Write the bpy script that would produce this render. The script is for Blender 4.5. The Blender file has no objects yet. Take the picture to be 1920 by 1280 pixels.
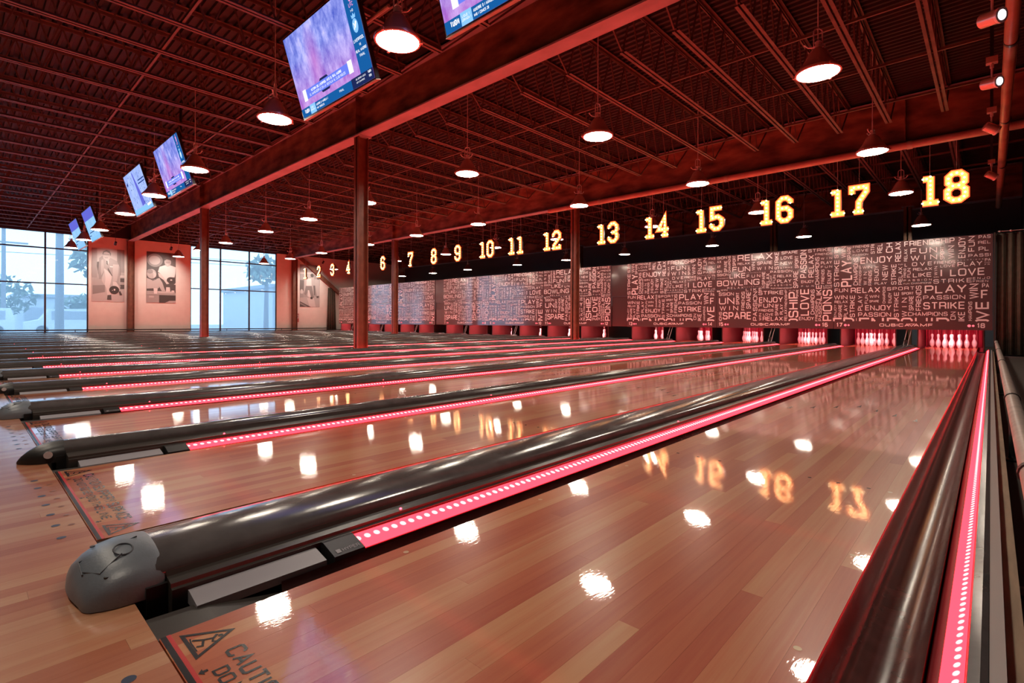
import bpy, math, random
from mathutils import Vector
random.seed(7)
scene = bpy.context.scene
C = scene.collection
pi = math.pi

# ------------------------------------------------------------------ camera
cam_d = bpy.data.cameras.new('camera'); cam = bpy.data.objects.new('camera', cam_d); C.objects.link(cam)
cam_d.sensor_width = 36.0; cam_d.lens = 966.1 / 1920 * 36.0
cam_d.shift_y = -37.36 / 1920; cam_d.clip_start = .02; cam_d.clip_end = 400
cam.location = (.2596, -.299, .6939)
cam.rotation_mode = 'QUATERNION'
from mathutils import Quaternion
cam.rotation_quaternion = Quaternion((0, 0, 1), .7488) @ Quaternion((1, 0, 0), pi / 2) @ Quaternion((0, 0, 1), .0031)
scene.camera = cam
# ------------------------------------------------------------------ world: bright overcast sky
world = bpy.data.worlds.new('sky'); scene.world = world; world.use_nodes = True
bg = world.node_tree.nodes['Background']
bg.inputs[0].default_value = (.52, .77, 1.0, 1); bg.inputs[1].default_value = 2.4
# ------------------------------------------------------------------ exposure
vs = scene.view_settings
vs.view_transform = 'Standard'; vs.look = 'None'; vs.exposure = 0.25; vs.gamma = 1.0; vs.use_curve_mapping = False
cy = scene.cycles
cy.max_bounces = 5; cy.diffuse_bounces = 3; cy.glossy_bounces = 3; cy.use_adaptive_sampling = True; cy.adaptive_threshold = .025; cy.transparent_max_bounces = 8
cy.transmission_bounces = 4
cy.sample_clamp_indirect = 6.0; cy.caustics_reflective = False; cy.caustics_refractive = False
cy.use_denoising = True
LED_RED, LED_GB, LED_DOT = 10.5, (.125, .20), (21.0, 1.8, 1.8)
LAMP = 62.0

# ------------------------------------------------------------------ helpers
def tag(o, label=None, cat=None, group=None, kind=None):
    if label: o['label'] = label
    if cat: o['category'] = cat
    if group: o['group'] = group
    if kind: o['kind'] = kind
    return o
ORG = {}
def empty(name, loc=(0, 0, 0), label=None, cat=None, group=None, kind=None):
    o = bpy.data.objects.new(name, None); o.empty_display_size = .1
    o.location = loc; C.objects.link(o); ORG[o.name] = Vector(loc)
    return tag(o, label, cat, group, kind)
def link(name, me, parent=None, loc=(0, 0, 0), rot=None, scale=None):
    o = bpy.data.objects.new(name, me); o.location = loc
    if rot is not None: o.rotation_euler = rot
    if scale is not None: o.scale = scale
    if parent is not None: o.parent = parent
    C.objects.link(o); return o
def copy_tree(o, parent=None):
    c = o.copy(); C.objects.link(c)
    if parent is not None: c.parent = parent
    for ch in o.children: copy_tree(ch, c)
    return c
class MB:
    """collects faces, builds one mesh object"""
    def __init__(s): s.v = []; s.f = []; s.m = []; s.uv = {}; s.mi = 0
    def face(s, pts, uv=None):
        b = len(s.v); s.v += [tuple(p) for p in pts]; s.f.append(tuple(range(b, b + len(pts)))); s.m.append(s.mi)
        if uv: s.uv[len(s.f) - 1] = uv
        return s
    def box(s, x0, x1, y0, y1, z0, z1):
        b = len(s.v)
        s.v += [(x, y, z) for z in (z0, z1) for y in (y0, y1) for x in (x0, x1)]
        for q in ((0, 2, 3, 1), (4, 5, 7, 6), (0, 1, 5, 4), (2, 6, 7, 3), (0, 4, 6, 2), (1, 3, 7, 5)):
            s.f.append(tuple(b + i for i in q)); s.m.append(s.mi)
        return s
    def bar(s, p, q, w, h=None, up=(0, 0, 1)):
        """rectangular bar from p to q"""
        h = h or w; p = Vector(p); q = Vector(q); d = (q - p).normalized()
        u = Vector(up); 
        if abs(d.dot(u)) > .98: u = Vector((1, 0, 0))
        r = d.cross(u).normalized(); u = r.cross(d)
        b = len(s.v)
        for c in (p, q):
            for a, e in ((-1, -1), (1, -1), (1, 1), (-1, 1)): s.v.append(tuple(c + r * a * w / 2 + u * e * h / 2))
        for qd in ((0, 1, 2, 3), (7, 6, 5, 4), (0, 4, 5, 1), (1, 5, 6, 2), (2, 6, 7, 3), (3, 7, 4, 0)):
            s.f.append(tuple(b + i for i in qd)); s.m.append(s.mi)
        return s
    def tube(s, pts, r, n=10, cap=True):
        pts = [Vector(p) for p in pts]; rr = r if isinstance(r, (list, tuple)) else [r] * len(pts)
        b = len(s.v); N = len(pts); prev = None
        for i, p in enumerate(pts):
            d = (pts[min(i + 1, N - 1)] - pts[max(i - 1, 0)]).normalized()
            if prev is None:
                u = Vector((0, 0, 1)) if abs(d.z) < .9 else Vector((1, 0, 0))
            else: u = prev
            a = d.cross(u).normalized(); u = a.cross(d).normalized(); prev = u
            for k in range(n):
                t = 2 * pi * k / n; s.v.append(tuple(p + (a * math.cos(t) + u * math.sin(t)) * rr[i]))
        for i in range(N - 1):
            for k in range(n):
                k2 = (k + 1) % n
                s.f.append((b + i * n + k, b + i * n + k2, b + (i + 1) * n + k2, b + (i + 1) * n + k)); s.m.append(s.mi)
        if cap:
            s.f.append(tuple(b + k for k in range(n - 1, -1, -1))); s.m.append(s.mi)
            s.f.append(tuple(b + (N - 1) * n + k for k in range(n))); s.m.append(s.mi)
        return s
    def lathe(s, prof, c=(0, 0, 0), n=24, close=False):
        """prof: list of (r, z) from bottom to top, axis z"""
        b = len(s.v); c = Vector(c); P = len(prof)
        for r, z in prof:
            for k in range(n):
                t = 2 * pi * k / n; s.v.append((c.x + r * math.cos(t), c.y + r * math.sin(t), c.z + z))
        for i in range(P - 1 if not close else P):
            j = (i + 1) % P
            for k in range(n):
                k2 = (k + 1) % n
                s.f.append((b + i * n + k, b + i * n + k2, b + j * n + k2, b + j * n + k)); s.m.append(s.mi)
        return s
    def extr_y(s, prof, y0, y1, closed=True, caps=True):
        """profile (x,z) extruded along y"""
        b = len(s.v); n = len(prof)
        for y in (y0, y1): s.v += [(x, y, z) for x, z in prof]
        for i in range(n if closed else n - 1):
            j = (i + 1) % n
            s.f.append((b + i, b + j, b + n + j, b + n + i)); s.m.append(s.mi)
        if closed and caps:
            s.f.append(tuple(b + i for i in range(n - 1, -1, -1))); s.m.append(s.mi)
            s.f.append(tuple(b + n + i for i in range(n))); s.m.append(s.mi)
        return s
    def loft(s, secs, cap=True):
        """list of equal-length closed rings"""
        b = len(s.v); n = len(secs[0])
        for r in secs: s.v += [tuple(p) for p in r]
        for i in range(len(secs) - 1):
            for k in range(n):
                k2 = (k + 1) % n
                s.f.append((b + i * n + k, b + i * n + k2, b + (i + 1) * n + k2, b + (i + 1) * n + k)); s.m.append(s.mi)
        if cap:
            s.f.append(tuple(b + k for k in range(n - 1, -1, -1))); s.m.append(s.mi)
            e = b + (len(secs) - 1) * n
            s.f.append(tuple(e + k for k in range(n))); s.m.append(s.mi)
        return s
    def mesh(s, name, mats, smooth=False, org=None):
        me = bpy.data.meshes.new(name)
        v = s.v if org is None else [(x - org[0], y - org[1], z - org[2]) for x, y, z in s.v]
        me.from_pydata(v, [], s.f)
        for m in (mats if isinstance(mats, (list, tuple)) else [mats]): me.materials.append(m)
        if any(s.m): me.polygons.foreach_set('material_index', s.m)
        if s.uv:
            L = me.uv_layers.new(name='UVMap')
            for fi, uvs in s.uv.items():
                for li, w in zip(me.polygons[fi].loop_indices, uvs): L.data[li].uv = w
        me.validate(); me.update()
        if smooth:
            me.polygons.foreach_set('use_smooth', [True] * len(me.polygons))
            try: me.set_sharp_from_angle(angle=math.radians(38))
            except Exception: pass
        return me
    def build(s, name, mats, parent=None, smooth=False):
        """vertices are in world space; the mesh is stored relative to the parent's origin"""
        chain = Vector((0, 0, 0)); q = parent
        while q is not None: chain += Vector(q.location); q = q.parent
        o = bpy.data.objects.new(name, s.mesh(name, mats, smooth, chain))
        if parent is not None: o.parent = parent
        C.objects.link(o); return o
    def solo(s, name, mats, org, smooth=False):
        o = bpy.data.objects.new(name, s.mesh(name, mats, smooth, org)); o.location = org; C.objects.link(o); return o

# ------------------------------------------------------------------ materials
MATS = {}
def mat(name, col, rough=.5, metal=0., spec=.5, coat=0., noise=0., nscale=6., bump=0., bscale=40., emis=None, estr=1., coat_rough=.05, stretch=None):
    if name in MATS: return MATS[name]
    m = bpy.data.materials.new(name); m.use_nodes = True; nt = m.node_tree; N = nt.nodes; L = nt.links
    b = N['Principled BSDF']
    b.inputs['Base Color'].default_value = (*col, 1); b.inputs['Roughness'].default_value = rough
    b.inputs['Metallic'].default_value = metal; b.inputs['Specular IOR Level'].default_value = spec
    b.inputs['Coat Weight'].default_value = coat; b.inputs['Coat Roughness'].default_value = coat_rough
    if emis:
        b.inputs['Emission Color'].default_value = (*emis, 1); b.inputs['Emission Strength'].default_value = estr
    if noise or bump:
        tc = N.new('ShaderNodeTexCoord'); mp = N.new('ShaderNodeMapping'); L.new(tc.outputs['Object'], mp.inputs[0])
        if stretch: mp.inputs['Scale'].default_value = stretch
        if noise:
            n = N.new('ShaderNodeTexNoise'); n.inputs['Scale'].default_value = nscale; n.inputs['Detail'].default_value = 5
            L.new(mp.outputs[0], n.inputs[0])
            r = N.new('ShaderNodeValToRGB'); L.new(n.outputs[0], r.inputs[0])
            r.color_ramp.elements[0].position = .3; r.color_ramp.elements[1].position = .7
            r.color_ramp.elements[0].color = (*[max(0, c * (1 - noise)) for c in col], 1)
            r.color_ramp.elements[1].color = (*[min(1, c * (1 + noise)) for c in col], 1)
            L.new(r.outputs[0], b.inputs['Base Color'])
        if bump:
            n2 = N.new('ShaderNodeTexNoise'); n2.inputs['Scale'].default_value = bscale; L.new(mp.outputs[0], n2.inputs[0])
            bp = N.new('ShaderNodeBump'); bp.inputs['Strength'].default_value = bump; bp.inputs['Distance'].default_value = .01
            L.new(n2.outputs[0], bp.inputs['Height']); L.new(bp.outputs[0], b.inputs['Normal'])
    MATS[name] = m; return m
def emit(name, col, st):
    if name in MATS: return MATS[name]
    m = bpy.data.materials.new(name); m.use_nodes = True; nt = m.node_tree
    nt.nodes.clear(); o = nt.nodes.new('ShaderNodeOutputMaterial'); e = nt.nodes.new('ShaderNodeEmission')
    e.inputs[0].default_value = (*col, 1); e.inputs[1].default_value = st; nt.links.new(e.outputs[0], o.inputs[0])
    MATS[name] = m; return m
BW, BL = 1.066 / 20, 2.3       # board width and length of the laminate boards
def board_off(i): return (i * .618034 - math.floor(i * .618034)) * BL
def wood(name, ca, cb, cc, rough, coat, coat_rough, bump, ior=1.5):
    m = bpy.data.materials.new(name); m.use_nodes = True; nt = m.node_tree; N = nt.nodes; L = nt.links
    b = N['Principled BSDF']
    g = N.new('ShaderNodeNewGeometry'); sp = N.new('ShaderNodeSeparateXYZ'); L.new(g.outputs['Position'], sp.inputs[0])
    def M(op, a, c=None):
        n = N.new('ShaderNodeMath'); n.operation = op
        for i, x in enumerate((a, c)):
            if x is None: continue
            if isinstance(x, (int, float)): n.inputs[i].default_value = x
            else: L.new(x, n.inputs[i])
        return n.outputs[0]
    i = M('FLOOR', M('DIVIDE', sp.outputs[0], BW))
    off = M('MULTIPLY', M('FRACT', M('MULTIPLY', i, .618034)), BL)
    j = M('FLOOR', M('DIVIDE', M('ADD', sp.outputs[1], off), BL))
    cv = N.new('ShaderNodeCombineXYZ'); L.new(i, cv.inputs[0]); L.new(j, cv.inputs[1])
    wn = N.new('ShaderNodeTexWhiteNoise'); wn.noise_dimensions = '3D'; L.new(cv.outputs[0], wn.inputs[0])
    # grain, stretched along the boards and shifted per board
    ad = N.new('ShaderNodeVectorMath'); ad.operation = 'MULTIPLY_ADD'
    L.new(wn.outputs['Color'], ad.inputs[0]); ad.inputs[1].default_value = (9, 9, 9); L.new(g.outputs['Position'], ad.inputs[2])
    mp = N.new('ShaderNodeMapping'); mp.inputs['Scale'].default_value = (46, 1.6, 1); L.new(ad.outputs[0], mp.inputs[0])
    gr = N.new('ShaderNodeTexNoise'); gr.inputs['Scale'].default_value = 1.0; gr.inputs['Detail'].default_value = 6; gr.inputs['Roughness'].default_value = .65
    L.new(mp.outputs[0], gr.inputs[0])
    fac = M('ADD', M('MULTIPLY', wn.outputs['Value'], .78), M('MULTIPLY', M('SUBTRACT', gr.outputs[0], .5), .75))
    fac = M('ADD', fac, .11)
    r = N.new('ShaderNodeValToRGB'); L.new(fac, r.inputs[0])
    e = r.color_ramp.elements; e[0].position = .12; e[0].color = (*ca, 1); e[1].position = .92; e[1].color = (*cc, 1)
    x = e.new(.5); x.color = (*cb, 1)
    L.new(r.outputs[0], b.inputs['Base Color']); b.inputs['Coat IOR'].default_value = ior
    b.inputs['Roughness'].default_value = rough; b.inputs['Coat Weight'].default_value = coat; b.inputs['Coat Roughness'].default_value = coat_rough
    # fine ripple of the lacquer
    n3 = N.new('ShaderNodeTexNoise'); n3.inputs['Scale'].default_value = 1; n3.inputs['Detail'].default_value = 3
    mp2 = N.new('ShaderNodeMapping'); mp2.inputs['Scale'].default_value = (160, 42, 1); L.new(g.outputs['Position'], mp2.inputs[0]); L.new(mp2.outputs[0], n3.inputs[0])
    bp = N.new('ShaderNodeBump'); bp.inputs['Strength'].default_value = bump; bp.inputs['Distance'].default_value = .002
    L.new(n3.outputs[0], bp.inputs['Height']); L.new(bp.outputs[0], b.inputs['Normal']); L.new(bp.outputs[0], b.inputs['Coat Normal'])
    MATS[name] = m; return m
def led_mat(name):
    m = bpy.data.materials.new(name); m.use_nodes = True; nt = m.node_tree; N = nt.nodes; L = nt.links
    N.clear(); out = N.new('ShaderNodeOutputMaterial'); em = N.new('ShaderNodeEmission'); L.new(em.outputs[0], out.inputs[0])
    uv = N.new('ShaderNodeUVMap'); sp = N.new('ShaderNodeSeparateXYZ'); L.new(uv.outputs[0], sp.inputs[0])
    def M(op, a, c=None):
        n = N.new('ShaderNodeMath'); n.operation = op
        for i, x in enumerate((a, c)):
            if x is None: continue
            if isinstance(x, (int, float)): n.inputs[i].default_value = x
            else: L.new(x, n.inputs[i])
        return n.outputs[0]
    du = M('MULTIPLY', M('SUBTRACT', sp.outputs[0], .34), 6.0)
    dv = M('MULTIPLY', M('SUBTRACT', M('FRACT', M('DIVIDE', sp.outputs[1], .034)), .5), 3.0)
    d = M('ADD', M('MULTIPLY', du, du), M('MULTIPLY', dv, dv))
    f = M('SUBTRACT', 1.0, M('MULTIPLY', d, 1.0)); 
    cl = N.new('ShaderNodeClamp'); L.new(f, cl.inputs[0])
    mx = N.new('ShaderNodeMixRGB'); L.new(cl.outputs[0], mx.inputs[0])
    mx.inputs[1].default_value = (LED_RED, *LED_GB, 1); mx.inputs[2].default_value = (*LED_DOT, 1)
    L.new(mx.outputs[0], em.inputs[0]); em.inputs[1].default_value = 1
    MATS[name] = m; return m

M_LANE = wood('lane_laminate', (.50, .085, .034), (.62, .165, .066), (.72, .33, .15), .30, 1.0, .028, .045, 1.8)
M_APPR = wood('approach_laminate', (.46, .13, .06), (.56, .205, .10), (.66, .34, .18), .34, 1.0, .16, .05, 2.0)
M_LED = led_mat('led_diffuser')
M_CAP = mat('capping_plastic', (.085, .08, .08), .16, spec=.6, noise=.25, nscale=9, bump=.02, bscale=60)
M_CAPSIDE = mat('capping_side', (.05, .043, .038), .34)
M_GROOVE = mat('terminal_groove', (.05, .06, .075), .5)
M_TERM = mat('terminal_plastic', (.15, .175, .205), .38, noise=.12, nscale=14, bump=.05, bscale=160)
M_GUT = mat('gutter_plastic', (.095, .03, .026), .2, spec=.55, noise=.3, nscale=12)  # red LED glow tinted into the dark plastic's own colour
M_BLACK = mat('black_plastic', (.018, .017, .017), .4)
M_BLACKPAINT = mat('black_print', (.012, .012, .016), .25)
M_REDPAINT = mat('red_print', (.62, .05, .05), .25)
M_GREYLED = mat('unlit_diffuser', (.34, .32, .345), .4)
M_BEAM = mat('primed_steel', (.37, .35, .42), .6, noise=.2, nscale=2.5, stretch=(.6, 1, 1.6))
M_WEB = mat('rusty_web', (.21, .095, .055), .7, noise=.75, nscale=2.2, stretch=(.6, 1, 1.6))
M_COL = mat('column_paint', (.19, .085, .05), .45, noise=.25, nscale=5)
M_JOIST = mat('joist_steel', (.125, .08, .058), .55, noise=.3, nscale=4)
M_DECK = mat('roof_deck', (.024, .016, .015), .7, noise=.35, nscale=2)
M_DARK = mat('black_wall_paint', (.022, .021, .024), .75)
M_NAVY = mat('navy_wall_paint', (.11, .12, .16), .7)
M_CURT = mat('dark_curtain', (.11, .085, .06), .9, noise=.2, nscale=8)
M_WALL = mat('pale_wall_paint', (.74, .69, .62), .75, noise=.04, nscale=3)
M_FRAME = mat('window_frame', (.035, .045, .06), .4)
M_MASK = mat('mask_board', (.115, .070, .076), .12, spec=1.0, coat=.7, coat_rough=.06)
M_MASKPLAIN = mat('plain_board', (.085, .052, .054), .14, spec=1.0, coat=.7, coat_rough=.06)
M_LETTER = mat('mask_lettering', (.92, .90, .92), .35, coat=.5, coat_rough=.08)
M_CHROME = mat('chrome', (.78, .72, .72), .28, metal=.4)
M_COPPER = mat('copper_shade', (.78, .52, .44), .22, metal=.5)
M_CORD = mat('lamp_cord', (.62, .55, .55), .5)
M_PIN = mat('pin_white', (.82, .78, .74), .22, coat=.5)
M_STRING = mat('pin_string', (.5, .45, .42), .8)
M_STEEL = mat('brushed_pipe', (.42, .33, .29), .42, noise=.2, nscale=10)
M_GALV = mat('galvanised_trim', (.55, .53, .52), .35, metal=.4)
M_WOODTRIM = mat('wood_trim', (.42, .30, .20), .5, noise=.2, nscale=5, stretch=(8, 1, 8))
M_CONC = mat('sub_floor', (.055, .04, .033), .85)
M_LENS = emit('lamp_glow', (1.0, .87, .71), LAMP)
M_RED = emit('indicator_red', (1, .03, .05), 14)
M_NUMFACE = mat('number_face', (.75, .38, .10), .4, emis=(1, .30, .07), estr=1.9)
M_NUMRIM = emit('number_neon', (1, .075, .018), 2.2)
M_BULB = emit('marquee_bulb', (1, .76, .38), 9)
M_BEZEL = mat('tv_bezel', (.02, .02, .024), .3)
M_PIT = mat('pit_red_board', (.38, .02, .05), .6)
M_KICK = mat('kickback_board', (.05, .013, .012), .35)

# ------------------------------------------------------------------ stroke lettering
G = {
'A': (1, [[(0, 0), (.5, 1), (1, 0)], [(.2, .33), (.8, .33)]]),
'B': (.9, [[(0, 0), (.75, 0), (1, .12), (1, .4), (.8, .52), (0, .52)], [(0, 0), (0, 1), (.72, 1), (.93, .9), (.93, .65), (.8, .52)]]),
'C': (.95, [[(1, .78), (1, .88), (.85, 1), (.15, 1), (0, .86), (0, .14), (.15, 0), (.85, 0), (1, .12), (1, .24)]]),
'D': (.95, [[(0, 0), (0, 1), (.75, 1), (1, .82), (1, .18), (.75, 0), (0, 0)]]),
'E': (.85, [[(1, 1), (0, 1), (0, 0), (1, 0)], [(0, .52), (.92, .52)]]),
'F': (.82, [[(1, 1), (0, 1), (0, 0)], [(0, .5), (.9, .5)]]),
'G': (.98, [[(1, .78), (1, .88), (.85, 1), (.15, 1), (0, .86), (0, .14), (.15, 0), (.85, 0), (1, .13), (1, .46), (.55, .46)]]),
'H': (.95, [[(0, 0), (0, 1)], [(1, 0), (1, 1)], [(0, .52), (1, .52)]]),
'I': (.0, [[(.5, 0), (.5, 1)]]),
'J': (.8, [[(1, 1), (1, .15), (.85, 0), (.15, 0), (0, .13), (0, .3)]]),
'K': (.9, [[(0, 0), (0, 1)], [(.95, 1), (.05, .42)], [(.35, .6), (1, 0)]]),
'L': (.8, [[(0, 1), (0, 0), (1, 0)]]),
'M': (1.2, [[(0, 0), (0, 1), (.5, .12), (1, 1), (1, 0)]]),
'N': (.95, [[(0, 0), (0, 1), (1, 0), (1, 1)]]),
'O': (1, [[(.16, 0), (.84, 0), (1, .15), (1, .85), (.84, 1), (.16, 1), (0, .85), (0, .15), (.16, 0)]]),
'P': (.9, [[(0, 0), (0, 1), (.8, 1), (1, .88), (1, .56), (.8, .43), (0, .43)]]),
'Q': (1, [[(.16, 0), (.84, 0), (1, .15), (1, .85), (.84, 1), (.16, 1), (0, .85), (0, .15), (.16, 0)], [(.5, .12), (.5, -.14)]]),
'R': (.95, [[(0, 0), (0, 1), (.8, 1), (1, .88), (1, .58), (.8, .46), (0, .46)], [(.8, .46), (.98, .36), (1, 0)]]),
'S': (.92, [[(0, .24), (0, .12), (.15, 0), (.85, 0), (1, .13), (1, .38), (.85, .5), (.15, .53), (.02, .65), (.02, .88), (.16, 1), (.82, 1), (.97, .88), (.97, .78)]]),
'T': (.9, [[(0, 1), (1, 1)], [(.5, 1), (.5, 0)]]),
'U': (.95, [[(0, 1), (0, .15), (.15, 0), (.85, 0), (1, .15), (1, 1)]]),
'V': (1, [[(0, 1), (.5, 0), (1, 1)]]),
'W': (1.3, [[(0, 1), (.25, 0), (.5, .95), (.75, 0), (1, 1)]]),
'X': (1, [[(0, 0), (1, 1)], [(0, 1), (1, 0)]]),
'Y': (1, [[(0, 1), (.5, .45), (1, 1)], [(.5, .45), (.5, 0)]]),
'-': (.5, [[(0, .5), (1, .5)]]), '/': (.4, [[(0, 0), (1, 1)]]), ' ': (.5, []),
'0': (.8, [[(.16, 0), (.84, 0), (1, .15), (1, .85), (.84, 1), (.16, 1), (0, .85), (0, .15), (.16, 0)]]),
'1': (.3, [[(0, .75), (.8, 1), (.8, 0)]]),
'2': (.8, [[(0, .8), (0, .88), (.16, 1), (.84, 1), (1, .88), (1, .65), (0, .2), (0, 0), (1, 0)]]),
'3': (.8, [[(0, .85), (.16, 1), (.84, 1), (1, .88), (1, .62), (.85, .52), (.3, .52)], [(.85, .52), (1, .4), (1, .14), (.84, 0), (.16, 0), (0, .15)]]),
'4': (.85, [[(.75, 0), (.75, 1), (0, .3), (1, .3)]]),
'5': (.8, [[(.95, 1), (.05, 1), (.05, .55), (.8, .58), (1, .45), (1, .14), (.84, 0), (.16, 0), (0, .14)]]),
'6': (.8, [[(.95, .88), (.84, 1), (.16, 1), (0, .85), (0, .15), (.16, 0), (.84, 0), (1, .15), (1, .42), (.84, .55), (0, .55)]]),
'7': (.75, [[(0, 1), (1, 1), (.4, 0)]]),
'8': (.82, [[(.2, .53), (.04, .64), (.04, .88), (.2, 1), (.8, 1), (.96, .88), (.96, .64), (.8, .53), (.2, .53), (0, .4), (0, .14), (.16, 0), (.84, 0), (1, .14), (1, .4), (.8, .53)]]),
'9': (.8, [[(.05, .12), (.16, 0), (.84, 0), (1, .15), (1, .85), (.84, 1), (.16, 1), (0, .85), (0, .58), (.16, .45), (1, .45)]]),
'!': (0, [])}
# upper parts of letters that the board edge cuts off
CUT = {'[F': [[(0, -.0), (0, .8), (1, .8)]], '[R': [[(.1, 0), (.1, .8), (.78, .8), (.95, .45), (.97, 0)]], '[O': [[(.04, 0), (.1, .5), (.22, .8), (.78, .8), (.9, .5), (.96, 0)]],
       '[N': [[(.08, 0), (.08, 1)], [(.10, .8), (.3, 0)], [(.92, 0), (.92, 1)]], '[N1': [[(.5, 0), (.5, 1)]]}
class Frame:
    def __init__(s, O, ex, ey): s.O = Vector(O); s.ex = Vector(ex).normalized(); s.ey = Vector(ey).normalized(); s.n = s.ex.cross(s.ey)
    def p(s, u, v, d=0.): return s.O + s.ex * u + s.ey * v + s.n * d
def strip(mb, fr, pts, w, d):
    """flat stroke of width w along pts (frame coordinates) with mitred corners"""
    P = [Vector(p) for p in pts]; n = len(P)
    if n < 2: return
    closed = (P[0] - P[-1]).length < 1e-6 and n > 3
    if closed: P = P[:-1]; n -= 1
    Lft = []; Rgt = []
    for i in range(n):
        a = (P[i] - P[i - 1]).normalized() if (i > 0 or closed) else None
        b = (P[(i + 1) % n] - P[i]).normalized() if (i < n - 1 or closed) else None
        if a is None: a = b
        if b is None: b = a
        na = Vector((-a.y, a.x)); nb = Vector((-b.y, b.x)); m = na + nb
        if m.length < 1e-4: m = na; k = 1
        else:
            m.normalize(); k = min(1 / max(.2, m.dot(na)), 2.2)
        Lft.append(P[i] + m * k * w / 2); Rgt.append(P[i] - m * k * w / 2)
    for i in range(n if closed else n - 1):
        j = (i + 1) % n
        mb.face([fr.p(*Rgt[i], d), fr.p(*Rgt[j], d), fr.p(*Lft[j], d), fr.p(*Lft[i], d)])
def word(mb, fr, w, x0, y0, x1, y1, vert=False, sw=.13, d=.002, mk=1.2):
    if vert:   # reads upwards: the letters' own x runs along +y, their up along -x
        H = x1 - x0; Wd = y1 - y0; T = lambda a, b: (x1 - b, y0 + a)
    else:
        H = y1 - y0; Wd = x1 - x0; T = lambda a, b: (x0 + a, y0 + b)
    if w in CUT:
        for pl in CUT[w]: strip(mb, fr, [T(a * Wd, b * H) for a, b in pl], min(.045, Wd * .9 if w == '[N1' else 9), d)
        return
    s = sw * H; ih = H - s
    ws = [G[c][0] * .92 * ih for c in w]
    n = len(w); avail = Wd - n * s; nat = sum(ws); gap = .16 * H
    if n > 1:
        if nat + gap * (n - 1) > avail:
            k = avail / (nat + gap * (n - 1)); k = max(k, .1); ws = [a * k for a in ws]; gap *= k
        else:
            k = min(mk, avail / (nat + gap * (n - 1))); ws = [a * k for a in ws]; gap = (avail - sum(ws)) / (n - 1)
    else: ws = [max(avail, 0)] if w != 'I' else [0]
    x = 0
    for c, cw in zip(w, ws):
        for pl in G[c][1]:
            strip(mb, fr, [T(x + s / 2 + (a if c != 'I' else 0) * cw, s / 2 + b * ih) for a, b in pl], min(s, .06 * H + .4 * cw + .02) if cw > 0 else s, d)
        x += cw + s + gap
def disc(mb, fr, u, v, ru, rv=None, d=.002, n=20):
    rv = rv or ru
    mb.face([fr.p(u + ru * math.cos(2 * pi * k / n), v + rv * math.sin(2 * pi * k / n), d) for k in range(n)])
def quad(mb, fr, u0, v0, u1, v1, d=.002):
    mb.face([fr.p(u0, v0, d), fr.p(u1, v0, d), fr.p(u1, v1, d), fr.p(u0, v1, d)])
def poly(mb, fr, pts, d=.002):
    mb.face([fr.p(u, v, d) for u, v in pts])
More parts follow.
